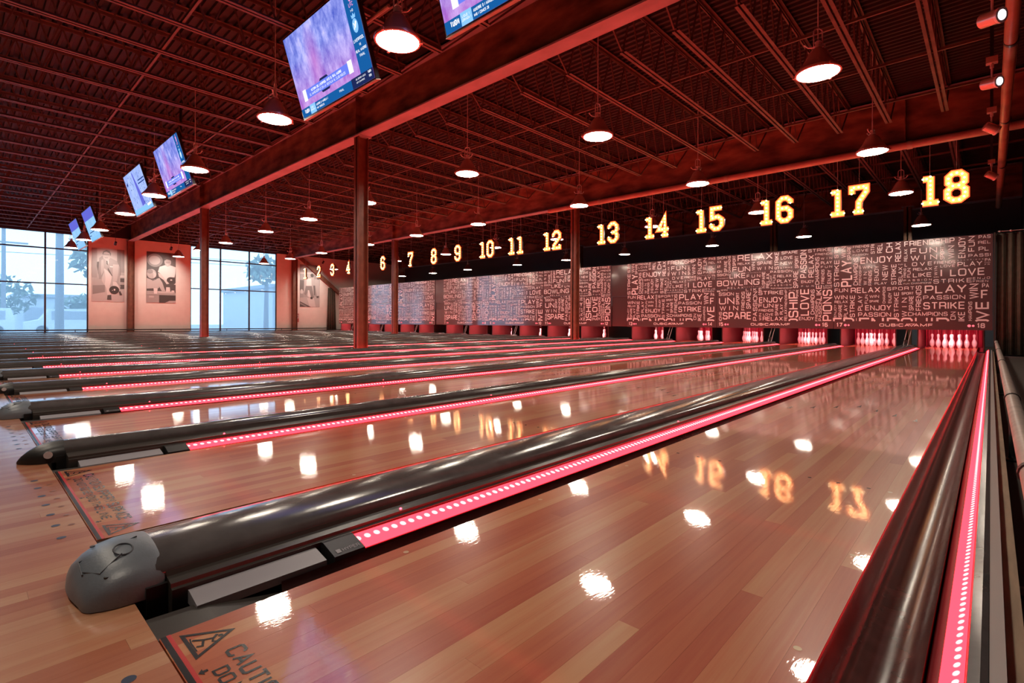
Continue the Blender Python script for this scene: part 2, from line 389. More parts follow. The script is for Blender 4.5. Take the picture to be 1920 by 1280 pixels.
WA="""STRIKE| 10 1752 144 2550;STR| 13 2601 120 2945;PLAY| 188 1744 468 2525;WIN| 189 2599 312 2945;SPARE| 341 2522 441 2924;FRIENDS 478 2855 877 2926;LOVE 478 2738 861 2813;PASSION 478 2628 851 2679;STRI| 914 2655 1006 2945;REL| 1066 2661 1184 2945;CH| 1267 2655 1424 2934;RELAX| 1475 2389 1608 2945;CHAMPIONS| 497 1776 610 2572;ENJOY 666 2387 1414 2568;WIN 718 2241 947 2321;FRIENDSHIP| 630 1770 691 2340;WIN| 738 1772 826 2151;FRIENDS| 858 1760 942 2182;ENJOY| 998 1880 1103 2310;NEW| 1182 1896 1314 2320;STRIKE| 1389 1754 1505 2325;PLAY 1009 1766 1290 1840;RELAX| 1547 1747 1639 2235;FUN 1548 2291 1649 2320;RELAX| 1674 2380 1748 2717;L 1689 2238 1747 2325;FRIEND| 1665 1938 1720 2192;FUN| 1743 1934 1820 2192;PASSION 1665 1828 2267 1881;FUN 1665 1748 1792 1784;FRIENDSHIP 1677 2785 2730 2928;CHAMPIONS 1831 1746 2257 1792;FUN 1814 2570 2379 2723;WIN 1819 2387 2380 2527;SPORT| 2439 2374 2529 2720;WIN| 2593 2380 2726 2725;ENJOY| 2802 2380 2945 2945;FUN| 2996 2531 3125 2943;PAS 3195 2844 3422 2932;REL 3187 2708 3423 2785;PL 3196 2530 3394 2636;PASSI 3002 2387 3423 2465;CHAMPIONS 2789 2311 3287 2335;OVE 1849 2239 2279 2339;FRIENDS 2314 2253 2745 2332;LOVE 2445 2161 2741 2228;PLAY 2789 2160 3270 2280;PA 3316 2265 3424 2335;FUN 3312 2220 3411 2246;FR 3312 2163 3403 2196;RELAX 1871 2109 2275 2184;LIKE 1869 1933 2266 2048;WIN| 2317 1961 2385 2201;WIN 2306 1896 2410 1932;I 2450 1918 2481 2117;LOVE 2641 1919 3320 2106;STRIKE 2303 1742 3076 1854;ENJO 3089 1813 3412 1869;FRIEN 3089 1733 3379 1786;FUN 27 1590 363 1702;RELAX 432 1549 1136 1707;SPORT 1295 1594 1903 1686;WIN 14 1378 352 1500;RELAX 26 1265 360 1343;ENJOY| 10 854 72 1224;SPARE| 124 854 215 1228;PLAY| 261 847 357 1219;STRIKE| 411 853 536 1493;PLAY| 608 1039 720 1475;FUN| 775 1236 849 1490;WIN 886 1399 1111 1481;SPARE 886 1272 1111 1336;CHAMPIONS| 1194 1240 1259 1708;ENJOY| 1322 1243 1397 1534;ENJOY 784 1044 1393 1192;PASSION 614 865 1388 986;STRIKE| 1454 849 1562 1546;WIN| 1623 855 1745 1381;SPORT 1622 1464 1885 1535;SPARE| 1784 1031 1885 1431;CHAMPIONS 1765 878 2596 986;[F 10 735 205 834;[R 245 735 508 833;I 565 736 609 829;[F 658 736 880 832;[N 930 736 1226 831;[R 1287 737 1566 830;[O 1612 738 1865 829;[N1 1915 738 1956 829;[N1 2147 739 2188 828;[N1 2254 739 2294 828;[R 2361 739 2616 827;FRIENDS| 1933 1023 2051 1703;PLAY 2122 1478 2974 1696;PASSION 2091 1316 2944 1426;STRIKE 2092 1057 2944 1248;ON| 2651 775 2757 990;IKE| 2801 740 2939 988;WIN| 3017 1315 3196 1703;PA 3263 1592 3396 1699;F 3243 1308 3384 1536;HAMPIONS| 3002 752 3078 1244;VE| 3138 786 3393 1248;[O 3138 738 3394 775"""
WB="""SION 10 2843 343 2942;AX 10 2714 155 2798;AY 10 2542 130 2646;ION 10 2381 175 2470;SSION 10 2265 395 2348;FRIENDSHIP 10 2168 389 2196;SPARE| 251 2389 356 2782;CHAMPIONS| 388 2380 470 2945;SPORT| 533 2579 637 2945;RELAX 695 2724 1783 2945;RELAX 695 2602 1084 2676;FUN 525 2372 1102 2545;WIN| 1138 2395 1248 2670;SPARE 1316 2557 1778 2667;WIN 1307 2390 1784 2497;LIKE 433 2162 955 2332;FRIENDSHIP 988 2305 1417 2328;FUN 991 2163 1411 2261;BOWLING 10 1921 1387 2110;SPARE| 1464 1912 1560 2331;N| 1464 1802 1561 1883;RELAX| 1590 1797 1690 2268;ENJOY| 1707 1936 1763 2198;PASSION 1713 2267 2351 2345;STRIKE| 1841 2379 1968 2945;SPARE 2043 2840 2508 2945;LOVE 2022 2682 2366 2777;NEW 2020 2509 2356 2608;STRIKE 2009 2391 2361 2438;SPORT| 2425 2381 2529 2763;RELAX 1919 2117 2330 2200;FUN| 1792 1944 1869 2204;PLAY 1914 1939 2331 2053;SPARE| 2384 1764 2520 2299;PASSION| 2573 2069 2756 2945;STRIKE 2793 2833 3405 2935;RELAX| 2803 2068 2950 2750;FRIENDS 2981 2725 3434 2787;WIN 3136 2587 3430 2653;PLAY 3136 2446 3425 2536;FUN 3137 2332 3431 2402;CHAMPIONS| 2983 1841 3096 2676;FRIENDS| 3148 1862 3231 2292;ENJOY| 3306 1854 3412 2269;ENJOY 2604 1905 2952 1991;PASSION 1725 1845 2326 1895;FUN 2610 1783 2948 1837;LOVE 3198 1769 3437 1820;RELAX 359 1812 885 1877;WIN 145 1750 359 1818;FRIENDS 11 1723 120 1776;CHAMPIONS 921 1845 1458 1870;LIKE 963 1719 1459 1816;SSION 76 1592 576 1702;UN 80 1303 595 1531;WIN 109 1091 718 1246;SPORT| 647 1285 753 1689;FRIENDS| 821 1088 931 1708;SPARE| 980 1142 1123 1694;PASSION| 1190 746 1321 1699;STRIKE 1356 1582 2106 1705;ENJOY 1374 1331 2085 1505;FUN 1359 1167 1811 1298;FRIENDS 1367 1039 1811 1118;WIN| 1372 752 1450 989;LOVE 1501 910 1805 986;RELAX 1490 746 2087 877;SPARE 211 789 1142 1035;IONS| 82 738 179 1045;SPARE| 1859 908 1954 1288;PLAY| 1999 943 2096 1268;FRIENDSHIP| 2140 1131 2209 1713;RELAX| 2125 747 2210 1100;FRIENDSHIP 1898 1749 2358 1795;FUN 1737 1756 1870 1804;WIN 2262 1676 2422 1711;SHIP| 2249 847 2527 1648;[O 2254 741 2514 805;SPARE| 2464 1493 2527 1712;LOVE| 2576 904 2821 1735;ENJOY 2545 765 2956 868;CHAMPIONS| 2864 942 2973 1700;FRIENDSHIP| 2989 736 3060 1361;PASSION| 3076 742 3161 1370;LIKE| 3009 1386 3160 1834;PIONS| 3186 742 3432 1676;SPORT 3198 1708 3432 1749"""

# ------------------------------------------------------------------ layout
P, GAP = 3.4705, .7237
RIGHT = [.3, .3 - P, .3 - 2 * P, .3 - 3 * P - GAP, .3 - 4 * P - GAP, .3 - 5 * P - GAP, .3 - 6 * P - 2 * GAP, .3 - 7 * P - 2 * GAP, .3 - 8 * P - 2 * GAP]
PC = [r - P / 2 for r in RIGHT]                       # pair centres
def lanes(k): return 17 - 2 * k, 18 - 2 * k           # left, right lane number of pair k
LX = {}
for k in range(9):
    a, b = lanes(k); LX[a] = PC[k] - .902; LX[b] = PC[k] + .902
HL = .533
NW = 'zero one two three four five six seven eight nine ten eleven twelve thirteen fourteen fifteen sixteen seventeen eighteen'.split()
WX, YB, YM, YE = -34.0, -8.0, 17.45, 24.0             # window wall, rear wall, mask plane, far wall
DECK = 6.0

# ------------------------------------------------------------------ the setting
tag(MB().box(WX, 1.2, YB, YE, -.3, -.13).solo('floor_slab', M_CONC, (0, 0, -.3)), kind='structure')
floor = tag(MB().box(WX, -5.0, YB, -.002, -.1, 0).box(-.75, 1.2, YB, -.002, -.1, 0).box(-5.0, -.75, YB, -.6, -.1, 0).solo('floor', M_APPR, (-2, -1, 0)), kind='structure')
unit = MB().box(0, 1, 0, 1, -1, 0).mesh('board', M_LANE)
unit_a = MB().box(0, 1, 0, 1, -1, 0).mesh('board', M_APPR)
def boards(parent, me, x0, x1, y0, y1, thick=.03):
    o = Vector((0, 0, 0)); q = parent
    while q is not None: o += Vector(q.location); q = q.parent
    for i in range(math.floor(x0 / BW + 1e-6), math.ceil(x1 / BW - 1e-6)):
        a, b = max(x0, i * BW), min(x1, (i + 1) * BW)
        if b - a < .002: continue
        off = board_off(i); j = math.floor((y0 + off) / BL)
        while j * BL - off < y1:
            c, d = max(y0, j * BL - off), min(y1, (j + 1) * BL - off)
            if d - c > .004:
                link('board', me, parent, (a + .00015 - o.x, c + .00015 - o.y, -o.z), scale=(b - a - .0003, d - c - .0003, thick))
            j += 1
boards(floor, unit_a, -5.0, -.75, -.6, -.002)
# ribbed roof deck
mb = MB(); y = YB; prof = []
while y < YE:
    prof += [(y, 0), (y + .045, 0), (y + .06, .04), (y + .135, .04)]; y += .15
prof = [(a, DECK + b) for a, b in prof]
for (ya, za), (yb, zb) in zip(prof, prof[1:]):
    mb.face([(WX, ya, za), (1.2, ya, za), (1.2, yb, zb), (WX, yb, zb)])
ceiling = tag(mb.solo('ceiling', M_DECK, (0, 0, DECK)), kind='structure')
tag(MB().box(WX, 1.2, YB, YE, DECK + .05, DECK + .15).solo('ceiling_slab', M_DARK, (0, 0, DECK + .05)), kind='structure')
# walls
tag(MB().box(1.0, 1.2, YB, YE, -.3, DECK + .1).solo('wall_right', M_DARK, (1.1, 8, 0)), kind='structure')
tag(MB().box(WX, 1.2, YE, YE + .2, -.3, DECK + .1).solo('wall_far', M_NAVY, (-16, YE, 0)), kind='structure')
tag(MB().box(WX, 1.2, YB - .2, YB, -.3, DECK + .1).solo('wall_near', M_CURT, (-16, YB, 0)), kind='structure')
W1, W2 = (-3.6, 4.31), (8.96, 13.93); ZS, ZH = .05, 5.10
mb = MB()
for a, b in ((YB, W1[0]), (W1[1], W2[0]), (W2[1], YE)): mb.box(WX - .25, WX, a, b, -.3, ZH)
for a, b in (W1, W2): mb.box(WX - .25, WX, a, b, -.3, ZS)
tag(mb.solo('wall_left', M_WALL, (WX, 8, 0)), kind='structure')
tag(MB().box(WX - .25, WX + .06, YB, YE, ZH, DECK + .1).solo('trim_1', M_DARK, (WX, 8, ZH)), kind='structure')
tag(MB().box(WX, WX + .03, W1[1] + .02, W2[0] - .02, 0, .10).box(WX, WX + .03, W2[1] + .02, YE, 0, .10).solo('baseboard_left', M_BLACK, (WX, 8, 0)), kind='structure')
# windows: frame, mullions, transoms, panes, roller screens
M_GLASS = bpy.data.materials.new('window_glass'); M_GLASS.use_nodes = True
nt = M_GLASS.node_tree; nt.nodes.clear(); o_ = nt.nodes.new('ShaderNodeOutputMaterial'); mx = nt.nodes.new('ShaderNodeMixShader')
tr = nt.nodes.new('ShaderNodeBsdfTransparent'); gl = nt.nodes.new('ShaderNodeBsdfGlossy'); gl.inputs['Roughness'].default_value = .02
fr_ = nt.nodes.new('ShaderNodeFresnel'); fr_.inputs[0].default_value = 1.3
tr.inputs[0].default_value = (.9, .95, 1, 1)
nt.links.new(fr_.outputs[0], mx.inputs[0]); nt.links.new(tr.outputs[0], mx.inputs[1]); nt.links.new(gl.outputs[0], mx.inputs[2]); nt.links.new(mx.outputs[0], o_.inputs[0])
M_SHADE = bpy.data.materials.new('screen_fabric'); M_SHADE.use_nodes = True
nt = M_SHADE.node_tree; nt.nodes.clear(); o_ = nt.nodes.new('ShaderNodeOutputMaterial'); mx = nt.nodes.new('ShaderNodeMixShader')
tr = nt.nodes.new('ShaderNodeBsdfTransparent'); tl = nt.nodes.new('ShaderNodeBsdfTranslucent'); tl.inputs[0].default_value = (.80, .90, 1.0, 1)
tc = nt.nodes.new('ShaderNodeTexCoord'); wv = nt.nodes.new('ShaderNodeTexWave'); wv.bands_direction = 'Y'; wv.inputs['Scale'].default_value = 9
nt.links.new(tc.outputs['Object'], wv.inputs[0])
mr = nt.nodes.new('ShaderNodeMapRange'); nt.links.new(wv.outputs[1], mr.inputs[0]); mr.inputs[3].default_value = .27; mr.inputs[4].default_value = .35
nt.links.new(mr.outputs[0], mx.inputs[0]); nt.links.new(tr.outputs[0], mx.inputs[1]); nt.links.new(tl.outputs[0], mx.inputs[2]); nt.links.new(mx.outputs[0], o_.inputs[0])
def window(name, a, b, mull, trans):
    w = empty(name, (WX - .08, (a + b) / 2, ZS), kind='structure')
    fx0, fx1 = WX - .14, WX - .06
    MB().box(fx0, fx1, a, b, ZS, ZS + .05).box(fx0, fx1, a, b, ZH - .05, ZH).box(fx0, fx1, a, a + .05, ZS, ZH).box(fx0, fx1, b - .05, b, ZS, ZH).build('window_frame', M_FRAME, w)
    for m in mull: MB().box(fx0, fx1 + .02, m - .035, m + .035, ZS, ZH).build('mullion', M_FRAME, w)
    for t in trans: MB().box(fx0, fx1 + .015, a, b, t - .03, t + .03).build('transom', M_FRAME, w)
    ys = [a] + mull + [b]; zs = [ZS] + sorted(trans) + [ZH]
    for y0, y1 in zip(ys, ys[1:]):
        for z0, z1 in zip(zs, zs[1:]):
            MB().box(WX - .105, WX - .099, y0 + .03, y1 - .03, z0 + .025, z1 - .025).build('pane', M_GLASS, w)
        MB().face([(WX - .15, y0 + .02, ZS), (WX - .15, y1 - .02, ZS), (WX - .15, y1 - .02, ZH), (WX - .15, y0 + .02, ZH)]).build('roller_screen', M_SHADE, w)
    return w
window('window_1', W1[0], W1[1], [-1.9, -.3, 1.02, 2.65], [2.53, 4.28])
window('window_2', W2[0], W2[1], [10.58, 12.24], [2.58, 4.3])

# ------------------------------------------------------------------ outdoors, seen through the screens
M_GRASS = mat('verge', (.20, .26, .16), .9, noise=.4, nscale=.5); M_ASPH = mat('asphalt', (.30, .31, .33), .9)
M_LEAF = mat('tree_leaves', (.16, .22, .17), .8, noise=.4, nscale=3); M_BARK = mat('pole_wood', (.20, .20, .22), .8)
M_BLDG = mat('building_render', (.55, .57, .60), .8); M_BROOF = mat('building_roof', (.35, .37, .42), .8); M_CARW = mat('van_paint', (.7, .72, .75), .3)
tag(MB().box(-150, WX - .3, -60, 70, -.5, -.35).solo('ground_outside', M_ASPH, (-90, 0, -.4)), kind='structure')
tag(MB().box(-46.6, -45, -60, 70, -.35, -.28).solo('grass_verge', M_GRASS, (-46, 0, -.3)), 'strip of grass along the road outside the windows', 'grass')
def utility_pole(x, y, h, r, arms, lab):
    e = empty('utility_pole', (x, y, -.35), lab, 'pole', 'poles outside')
    MB().tube([(x, y, -.35), (x, y, h)], [r, r * .7], 12).build('pole', M_BARK, e, True)
    for z, L in arms: MB().box(x - .06, x + .06, y - L, y + L, z - .07, z + .07).build('crossarm', M_BARK, e)
    for z, L in arms[:1]:
        for s in (-1, -.4, .4, 1): MB().tube([(x, y + s * L * .9, z + .07), (x, y + s * L * .9, z + .28)], .05, 8).build('insulator', M_BARK, e)
    return e
utility_pole(-44, 4.2, 11, .24, [(9.6, 1.2)], 'thick utility pole outside, right part of the left window')
utility_pole(-60, 2.3, 9.5, .17, [(8.4, 1.9), (7.2, 1.5)], 'thinner utility pole with two crossarms outside the left window')
utility_pole(-62, -4.4, 8.5, .16, [(7.6, 1.5), (5.9, 1.3)], 'far utility pole with crossarms at the left edge')
mb = MB()
for z, y0 in ((6.2, 0), (6.7, 0), (8.2, .4)):
    mb.tube([(-57 - .2 * i * 0, -40 + 10 * i, z + .25 * math.cos(i)) for i in range(10)], .03, 6)
tag(mb.solo('overhead_wires', M_BARK, (-57, 0, 6)), 'dark overhead wires crossing the view outside the windows', 'wires')
def tree(x, y, z0, h, rx, rz, n, lab, drop=False):
    e = empty('street_tree', (x, y, -.35), lab, 'tree', 'trees outside')
    MB().tube([(x, y, -.35), (x + .1, y, z0), (x, y + .2, z0 + h * .6)], [.22, .16, .05], 8).build('trunk', M_BARK, e, True)
    mb = MB(); rnd = random.Random(int(x * 31 + y * 7))
    for k in range(n):
        th = rnd.random() * 2 * pi; ph = math.acos(2 * rnd.random() - 1); rr = rnd.random() ** .4
        c = Vector((x + rx * rr * math.sin(ph) * math.cos(th), y + rx * rr * math.sin(ph) * math.sin(th), z0 + h / 2 + rz * rr * math.cos(ph)))
        s = .22 + .3 * rnd.random(); a = Vector((rnd.gauss(0, 1), rnd.gauss(0, 1), rnd.gauss(0, 1))).normalized(); b = a.orthogonal().normalized()
        mb.face([c - a * s, c + b * s * .4, c + a * s, c - b * s * .4])
    o = mb.build('foliage', M_LEAF, e); o['kind'] = 'stuff'; return e
tree(-67, 0.8, 1.2, 3.6, 4.2, 2.3, 900, 'large bushy tree outside behind the poles')
tree(-70, 9.5, .8, 2.2, 3.0, 1.5, 500, 'low round tree outside behind the thick pole')
tree(-40.5, 5.8, 3.2, 2.2, 1.5, 1.2, 190, 'loose leafy branches outside at the right edge of the left window')
tree(-44, 17.2, 3.6, 2.6, 1.7, 1.1, 220, 'leafy tree top outside the right window')
tree(-48, 22.5, 1.0, 5.0, 2.6, 2.8, 700, 'big tree outside at the right end of the right window')
def house(x0, x1, y0, y1, h, lab, nw):
    e = empty('street_building', ((x0 + x1) / 2, (y0 + y1) / 2, -.35), lab, 'building', 'buildings outside')
    MB().box(x0, x1, y0, y1, -.35, h).build('wall', M_BLDG, e)
    MB().box(x0 - .3, x1 + .3, y0 - .3, y1 + .3, h, h + .35).build('roof', M_BROOF, e)
    for k in range(nw):
        yc = y0 + (k + .5) * (y1 - y0) / nw
        MB().box(x1, x1 + .05, yc - .8, yc + .8, .5, h * .65).build('shop_window', M_BROOF, e)
house(-86, -76, 4, 18, 3.2, 'long low grey building outside beyond the thick pole', 5)
house(-66, -52, 21, 44, 4.0, 'pale flat-roofed building outside the right window', 7)
house(-92, -82, -16, 1, 2.2, 'low building outside behind the big bushy tree', 5)
def van(x, y, lab):
    e = empty('parked_van', (x, y, -.35), lab, 'van', 'vans outside')
    MB().loft([[(x - .9, y + a, -.05), (x + .9, y + a, -.05), (x + .85, y + a, z), (x - .85, y + a, z)] for a, z in ((-2.3, .55), (-1.5, .75), (-1.0, 1.5), (2.1, 1.55), (2.3, .7))]).build('body', M_CARW, e)
    for a in (-1.4, 1.4): MB().tube([(x + .75, y + a, -.02), (x + .95, y + a, -.02)], .33, 14).build('wheel', M_BLACK, e)
    MB().box(x + .86, x + .9, y - .9, y + 1.8, .75, 1.35).build('side_window', M_BROOF, e)
van(-50, 5.2, 'pale van parked outside near the thick utility pole'); van(-52, .2, 'pale van parked outside under the bushy tree')

# ------------------------------------------------------------------ steelwork
Y1, Y2, Y0, Y3 = 6.1, 14.7, -2.5, 23.3
JX = [.5, -.45, -1.4, -2.32, -3.25, -4.16, -5.27, -6.37, -7.5]
while JX[-1] > WX + 1.6: JX.append(JX[-1] - 1.12)
L = Y2 - Y1; JZ = 5.10
def chord(mb, y0, y1, z, sgn):
    for s in (-1, 1):
        mb.box(s * .012 if s > 0 else -.062, .062 if s > 0 else -.012, y0, y1, z, z + .008)
        mb.box(s * .012 - (.006 if s < 0 else 0), s * .012 + (.006 if s > 0 else 0), y0, y1, z, z + sgn * .05)
mb = MB(); chord(mb, 0, L, .86, -1); me_top = mb.mesh('top_chord', M_JOIST)
mb = MB(); chord(mb, 1.0, L - 1.0, 0, 1); me_bot = mb.mesh('bottom_chord', M_JOIST)
mb = MB(); n = 12; ys = [1.0 + (L - 2.0) * i / n for i in range(n + 1)]
for i, yy in enumerate(ys[:-1]):
    ym = (yy + ys[i + 1]) / 2
    mb.bar((0, yy, .03), (0, ym, .84), .022); mb.bar((0, ym, .84), (0, ys[i + 1], .03), .022)
mb.bar((-.02, 1.0, .03), (-.02, .12, .84), .026).bar((.02, L - 1.0, .03), (.02, L - .12, .84), .026)
me_web = mb.mesh('web', M_JOIST)
for ya in (Y0, Y1, Y2):
    for x in JX:
        j = link('bar_joist', me_top, ceiling, (x, ya, JZ - DECK))
        link('bottom_chord', me_bot, j); link('web', me_web, j)
for ya in (Y0, Y1, Y2):
    for f in (.3, .52, .74):
        yy = ya + L * f
        MB().box(WX + .2, .9, yy - .02, yy + .02, JZ + .02, JZ + .026).box(WX + .2, .9, yy - .02, yy - .014, JZ + .02, JZ + .06).build('bridging', M_JOIST, ceiling)
def girder(y, zb, lab, fw=.30):
    e = empty('steel_girder', (-16, y, zb), lab, 'beam', 'roof girders')
    MB().box(WX + .1, 1.0, y - fw / 2, y + fw / 2, zb, zb + .03).build('bottom_flange', M_BEAM, e)
    MB().box(WX + .1, 1.0, y - .012, y + .012, zb + .03, 5.90).build('web', M_WEB, e)
    MB().box(WX + .1, 1.0, y - fw / 2, y + fw / 2, 5.90, 5.93).build('top_flange', M_BEAM, e)
    for x in (-10.5, -21.75, -1.2): MB().box(x - .008, x + .008, y - fw / 2, y + fw / 2, zb + .03, 5.90).build('stiffener', M_WEB, e)
    return e
girder(Y1, 4.98, 'big steel roof girder running across above the near column row', .30)
girder(Y2, 4.80, 'second steel roof girder above the lit lane numbers')
girder(Y3, 4.80, 'steel girder far back behind the masking boards')
girder(Y0, 4.98, 'steel girder overhead behind the camera')
def column(x, y, top, lab, s=.215, dp=.25):
    e = empty('steel_column', (x, y, -.13), lab, 'column', 'steel columns')
    MB().box(x - s / 2, x + s / 2, y - dp / 2, y - dp / 2 + .016, -.13, top).box(x - s / 2, x + s / 2, y + dp / 2 - .016, y + dp / 2, -.13, top).box(x - .02, x + .02, y - dp / 2, y + dp / 2, -.13, top).build('shaft', M_COL, e)
    MB().box(x - .2, x + .2, y - .2, y + .2, -.13, -.10).build('base_plate', M_COL, e)
    MB().box(x - .17, x + .17, y - .17, y + .17, top - .02, top).build('cap_plate', M_BEAM, e)
column(-10.5, Y1, 4.98, 'nearest and largest dark steel column, left of centre')
column(-21.7, Y1, 4.98, 'dark steel column in front of the right-hand window')
column(-10.62, Y2, 4.80, 'reddish steel column between lanes twelve and thirteen before the masking boards')
column(-21.75, Y2, 4.80, 'slim steel column before the bluish masking boards near number seven')
column(-33.82, Y1 - .03, 4.98, 'dark steel column against the pink wall between two posters', .26, .3)
column(-33.82, 15.02, 4.80, 'dark steel column at the wall beside the third poster', .26, .3)
tag(MB().bar((-33.85, 15.3, 5.05), (-33.85, 19.6, 1.6), .14, .22).solo('diagonal_brace', M_COL, (-33.85, 16, 3)), 'brown diagonal steel brace on the pink wall right of the third poster', 'brace')
for k, (x, lab) in enumerate(((-6.3, 'dark steel post far back behind numbers twelve and thirteen'), (-1.9, 'dark steel post far back behind number seventeen'), (-16, 'dark steel post far back behind number ten'))):
    column(x, 22.6, 4.8, lab)
# pipe hung under the second girder, pipe along the right side
e = empty('sprinkler_pipe', (-5, Y2 - .28, 4.72), 'pale horizontal pipe running under the second girder', 'pipe')
MB().tube([(-11.6, Y2 - .26, 4.74), (.95, Y2 - .26, 4.74)], .085, 16).build('pipe', mat('pipe_paint', (.45, .27, .23), .4, noise=.15, nscale=3), e, True)
for x in (-9.4, -5.2, -1.1): MB().tube([(x - .05, Y2 - .26, 4.74), (x + .05, Y2 - .26, 4.74)], .097, 16).build('coupling', M_STEEL, e, True)
e = empty('ceiling_pipe', (.43, 9, 4.2), 'thick brown pipe along the right side under the ceiling', 'pipe')
MB().tube([(.44, 2.0, 4.2), (.42, 21.0, 4.2)], .066, 16).build('pipe', mat('brown_pipe', (.33, .19, .11), .45, noise=.2, nscale=4), e, True)
for y in (5.2, 8.6, 12.0, 15.5): MB().tube([(.44, y - .03, 4.2), (.44, y + .03, 4.2)], .076, 16).tube([(.44, y, 4.27), (.44, y, 5.95)], .008, 6).build('clamp', M_BLACK, e, True)

# ------------------------------------------------------------------ dividers between the lanes
def cap_profile(hw, z0, zt, n=14):
    return [(hw * math.cos(pi * i / n), z0 + (zt - z0) * math.sin(pi * i / n) ** .9) for i in range(n + 1)]
YL = 17.42
def led_face(mb, xa, za, xb, zb, y0, y1):
    k = 1 if xb > xa else -1
    pts = [(xa, y0, za), (xb, y0, zb), (xb, y1, zb), (xa, y1, za)]; uv = [(0, y0), (1, y0), (1, y1), (0, y1)]
    if k < 0: pts = pts[::-1]; uv = uv[::-1]
    mb.face(pts, uv)
def divider(x, inner, label):
    hw, li, lo = (.150, .210, .285) if inner else (.088, .190, .268)
    zt = .097 if inner else .088
    e = empty('lane_divider', (x, 0, 0), label, 'lane divider', 'dividers between lanes')
    A = MB()
    pr = [(x + a, b) for a, b in cap_profile(hw, .05, zt)]
    y0 = .045 if inner else .06
    for ya, yb in ((y0, 4.3), (4.304, 8.6), (8.604, 12.9), (12.904, YL)):
        MB().extr_y(pr + [(x - hw, .03), (x + hw, .03)], ya, yb).build('capping', M_CAP, e, True)
    for s in (-1, 1):
        q = [(hw, .052), (hw + .006, .04), (li - .018, .034), (li - .016, .024), (li - .006, .022), (li - .006, -.12), (hw - .03, -.12), (hw - .03, .052)]
        MB().extr_y([(x + s * a, b) for a, b in (q if s > 0 else q[::-1])], .066, YL).build('side_rail', M_CAPSIDE, e)
        mb = MB(); led_face(mb, x + s * li, .016, x + s * lo, -.003, .555, YL - .02); mb.build('led_strip', M_LED, e)
        q = [(li - .004, .012), (li + .004, .012), (lo - .006, -.002), (lo - .004, -.022), (li - .004, -.022)]
        # slim holder behind the light strip
        h = [(li - .005, .014), (lo - .001, -.006), (lo - .001, -.09), (li - .005, -.09)]
        MB().extr_y([(x + s * a, b) for a, b in (h if s > 0 else h[::-1])], .56, YL - .02).build('led_holder', M_CAPSIDE, e)
        MB().extr_y([(x + s * a, b) for a, b in (q if s > 0 else q[::-1])], .10, .435).build('unlit_diffuser', M_GREYLED, e)
        c = [(li - .014, .022), (li + .008, .022), (lo + .004, .002), (lo + .002, -.040), (li - .014, -.040)]
        cb = MB().extr_y([(x + s * a, b) for a, b in (c if s > 0 else c[::-1])], .455, .555).build('connector_box', M_BLACK, e)
        if s > 0 and inner:
            dx = Vector((lo - .004 - li, 0, -.020)).normalized(); fr = Frame((x + li + .010, .465, .0215), (0, 1, 0), (-dx.x, 0, -dx.z)); fr.n = Vector((.27, 0, .96))
            t = MB(); word(t, fr, 'HYPER', .024, -.060, .080, -.046, d=.0012); quad(t, fr, .004, -.061, .018, -.045, .0012)
            t.build('connector_lettering', M_GREYLED, cb)
        for yy, m in ((.76, M_RED), (2.95, M_RED)):
            MB().lathe([(.0045, 0), (.0045, .003), (.002, .005), (0, .0055)], (x + s * (li - .03), yy, .035), 8).build('indicator_light', m, e)
    if inner:   # blunt rounded terminal with an oval emblem
        secs = []
        for y, w, h, t in ((-.112, .100, .010, .9), (-.109, .120, .026, .9), (-.104, .130, .040, .9), (-.098, .138, .052, .9), (-.075, .150, .076, .9), (-.040, .158, .094, .9), (.0, .161, .103, .9), (.045, .162, .104, .9), (.062, .158, .101, .9)):
            r = [(x + w * math.cos(pi * i / 16), y + (.012 * abs(math.cos(pi * i / 16)) ** 2 if y < -.05 else 0), .002 + (h - .002) * math.sin(pi * i / 16) ** .62) for i in range(17)]
            secs.append(r)
        tm = MB().loft(secs).build('terminal', M_TERM, e, True)
        fr = Frame((x + .03, -.028, .0985), (1, 0, 0), (0, .97, .22))
        r_ = [(x + .045 + .030 * math.cos(a), -.005 + .020 * math.sin(a), .1045 - .012 * (math.cos(a) + 1) * .35) for a in [2 * pi * i / 24 for i in range(25)]]
        MB().tube(r_, .0022, 6).tube([(x + .07, -.012, .099), (x + .095, -.06, .072), (x + .04, -.085, .066)], .0018, 6).tube([(x - .01, .035, .106), (x - .03, -.085, .068), (x + .05, -.088, .063)], .0018, 6).build('emblem', M_GROOVE, tm, True)
        MB().lathe([(.006, 0), (.006, .002), (0, .002)], (x - .08, -.05, .083), 10).lathe([(.006, 0), (.006, .002), (0, .002)], (x + .115, -.05, .066), 10).build('screw_hole', M_BLACK, tm)
        MB().box(x - .168, x + .168, .02, .065, -.06, .03).build('end_plate', M_BLACK, e)
    else:       # pointed bow-shaped terminal
        secs = []
        for y, w, h in ((-.105, .003, .012), (-.09, .030, .032), (-.065, .060, .054), (-.03, .085, .074), (.02, .095, .088), (.065, .097, .092)):
            secs.append([(x + w * math.cos(pi * i / 14), y, .001 + (h - .001) * math.sin(pi * i / 14) ** .6) for i in range(15)])
        tm = MB().loft(secs).build('terminal', M_BLACK, e, True)
        MB().tube([(x + .086, .0, .040), (x + .099, .0, .042)], .017, 16).build('round_cap', M_CHROME, tm, True)
        MB().box(x - .10, x + .10, .03, .07, -.06, .03).build('end_plate', M_BLACK, e)
    return e
DIVX = []
for k in range(9):
    a, b = lanes(k)
    DIVX.append((PC[k], True, 'wide rounded black divider with red light strips between lanes %s and %s' % (NW[a], NW[b])))
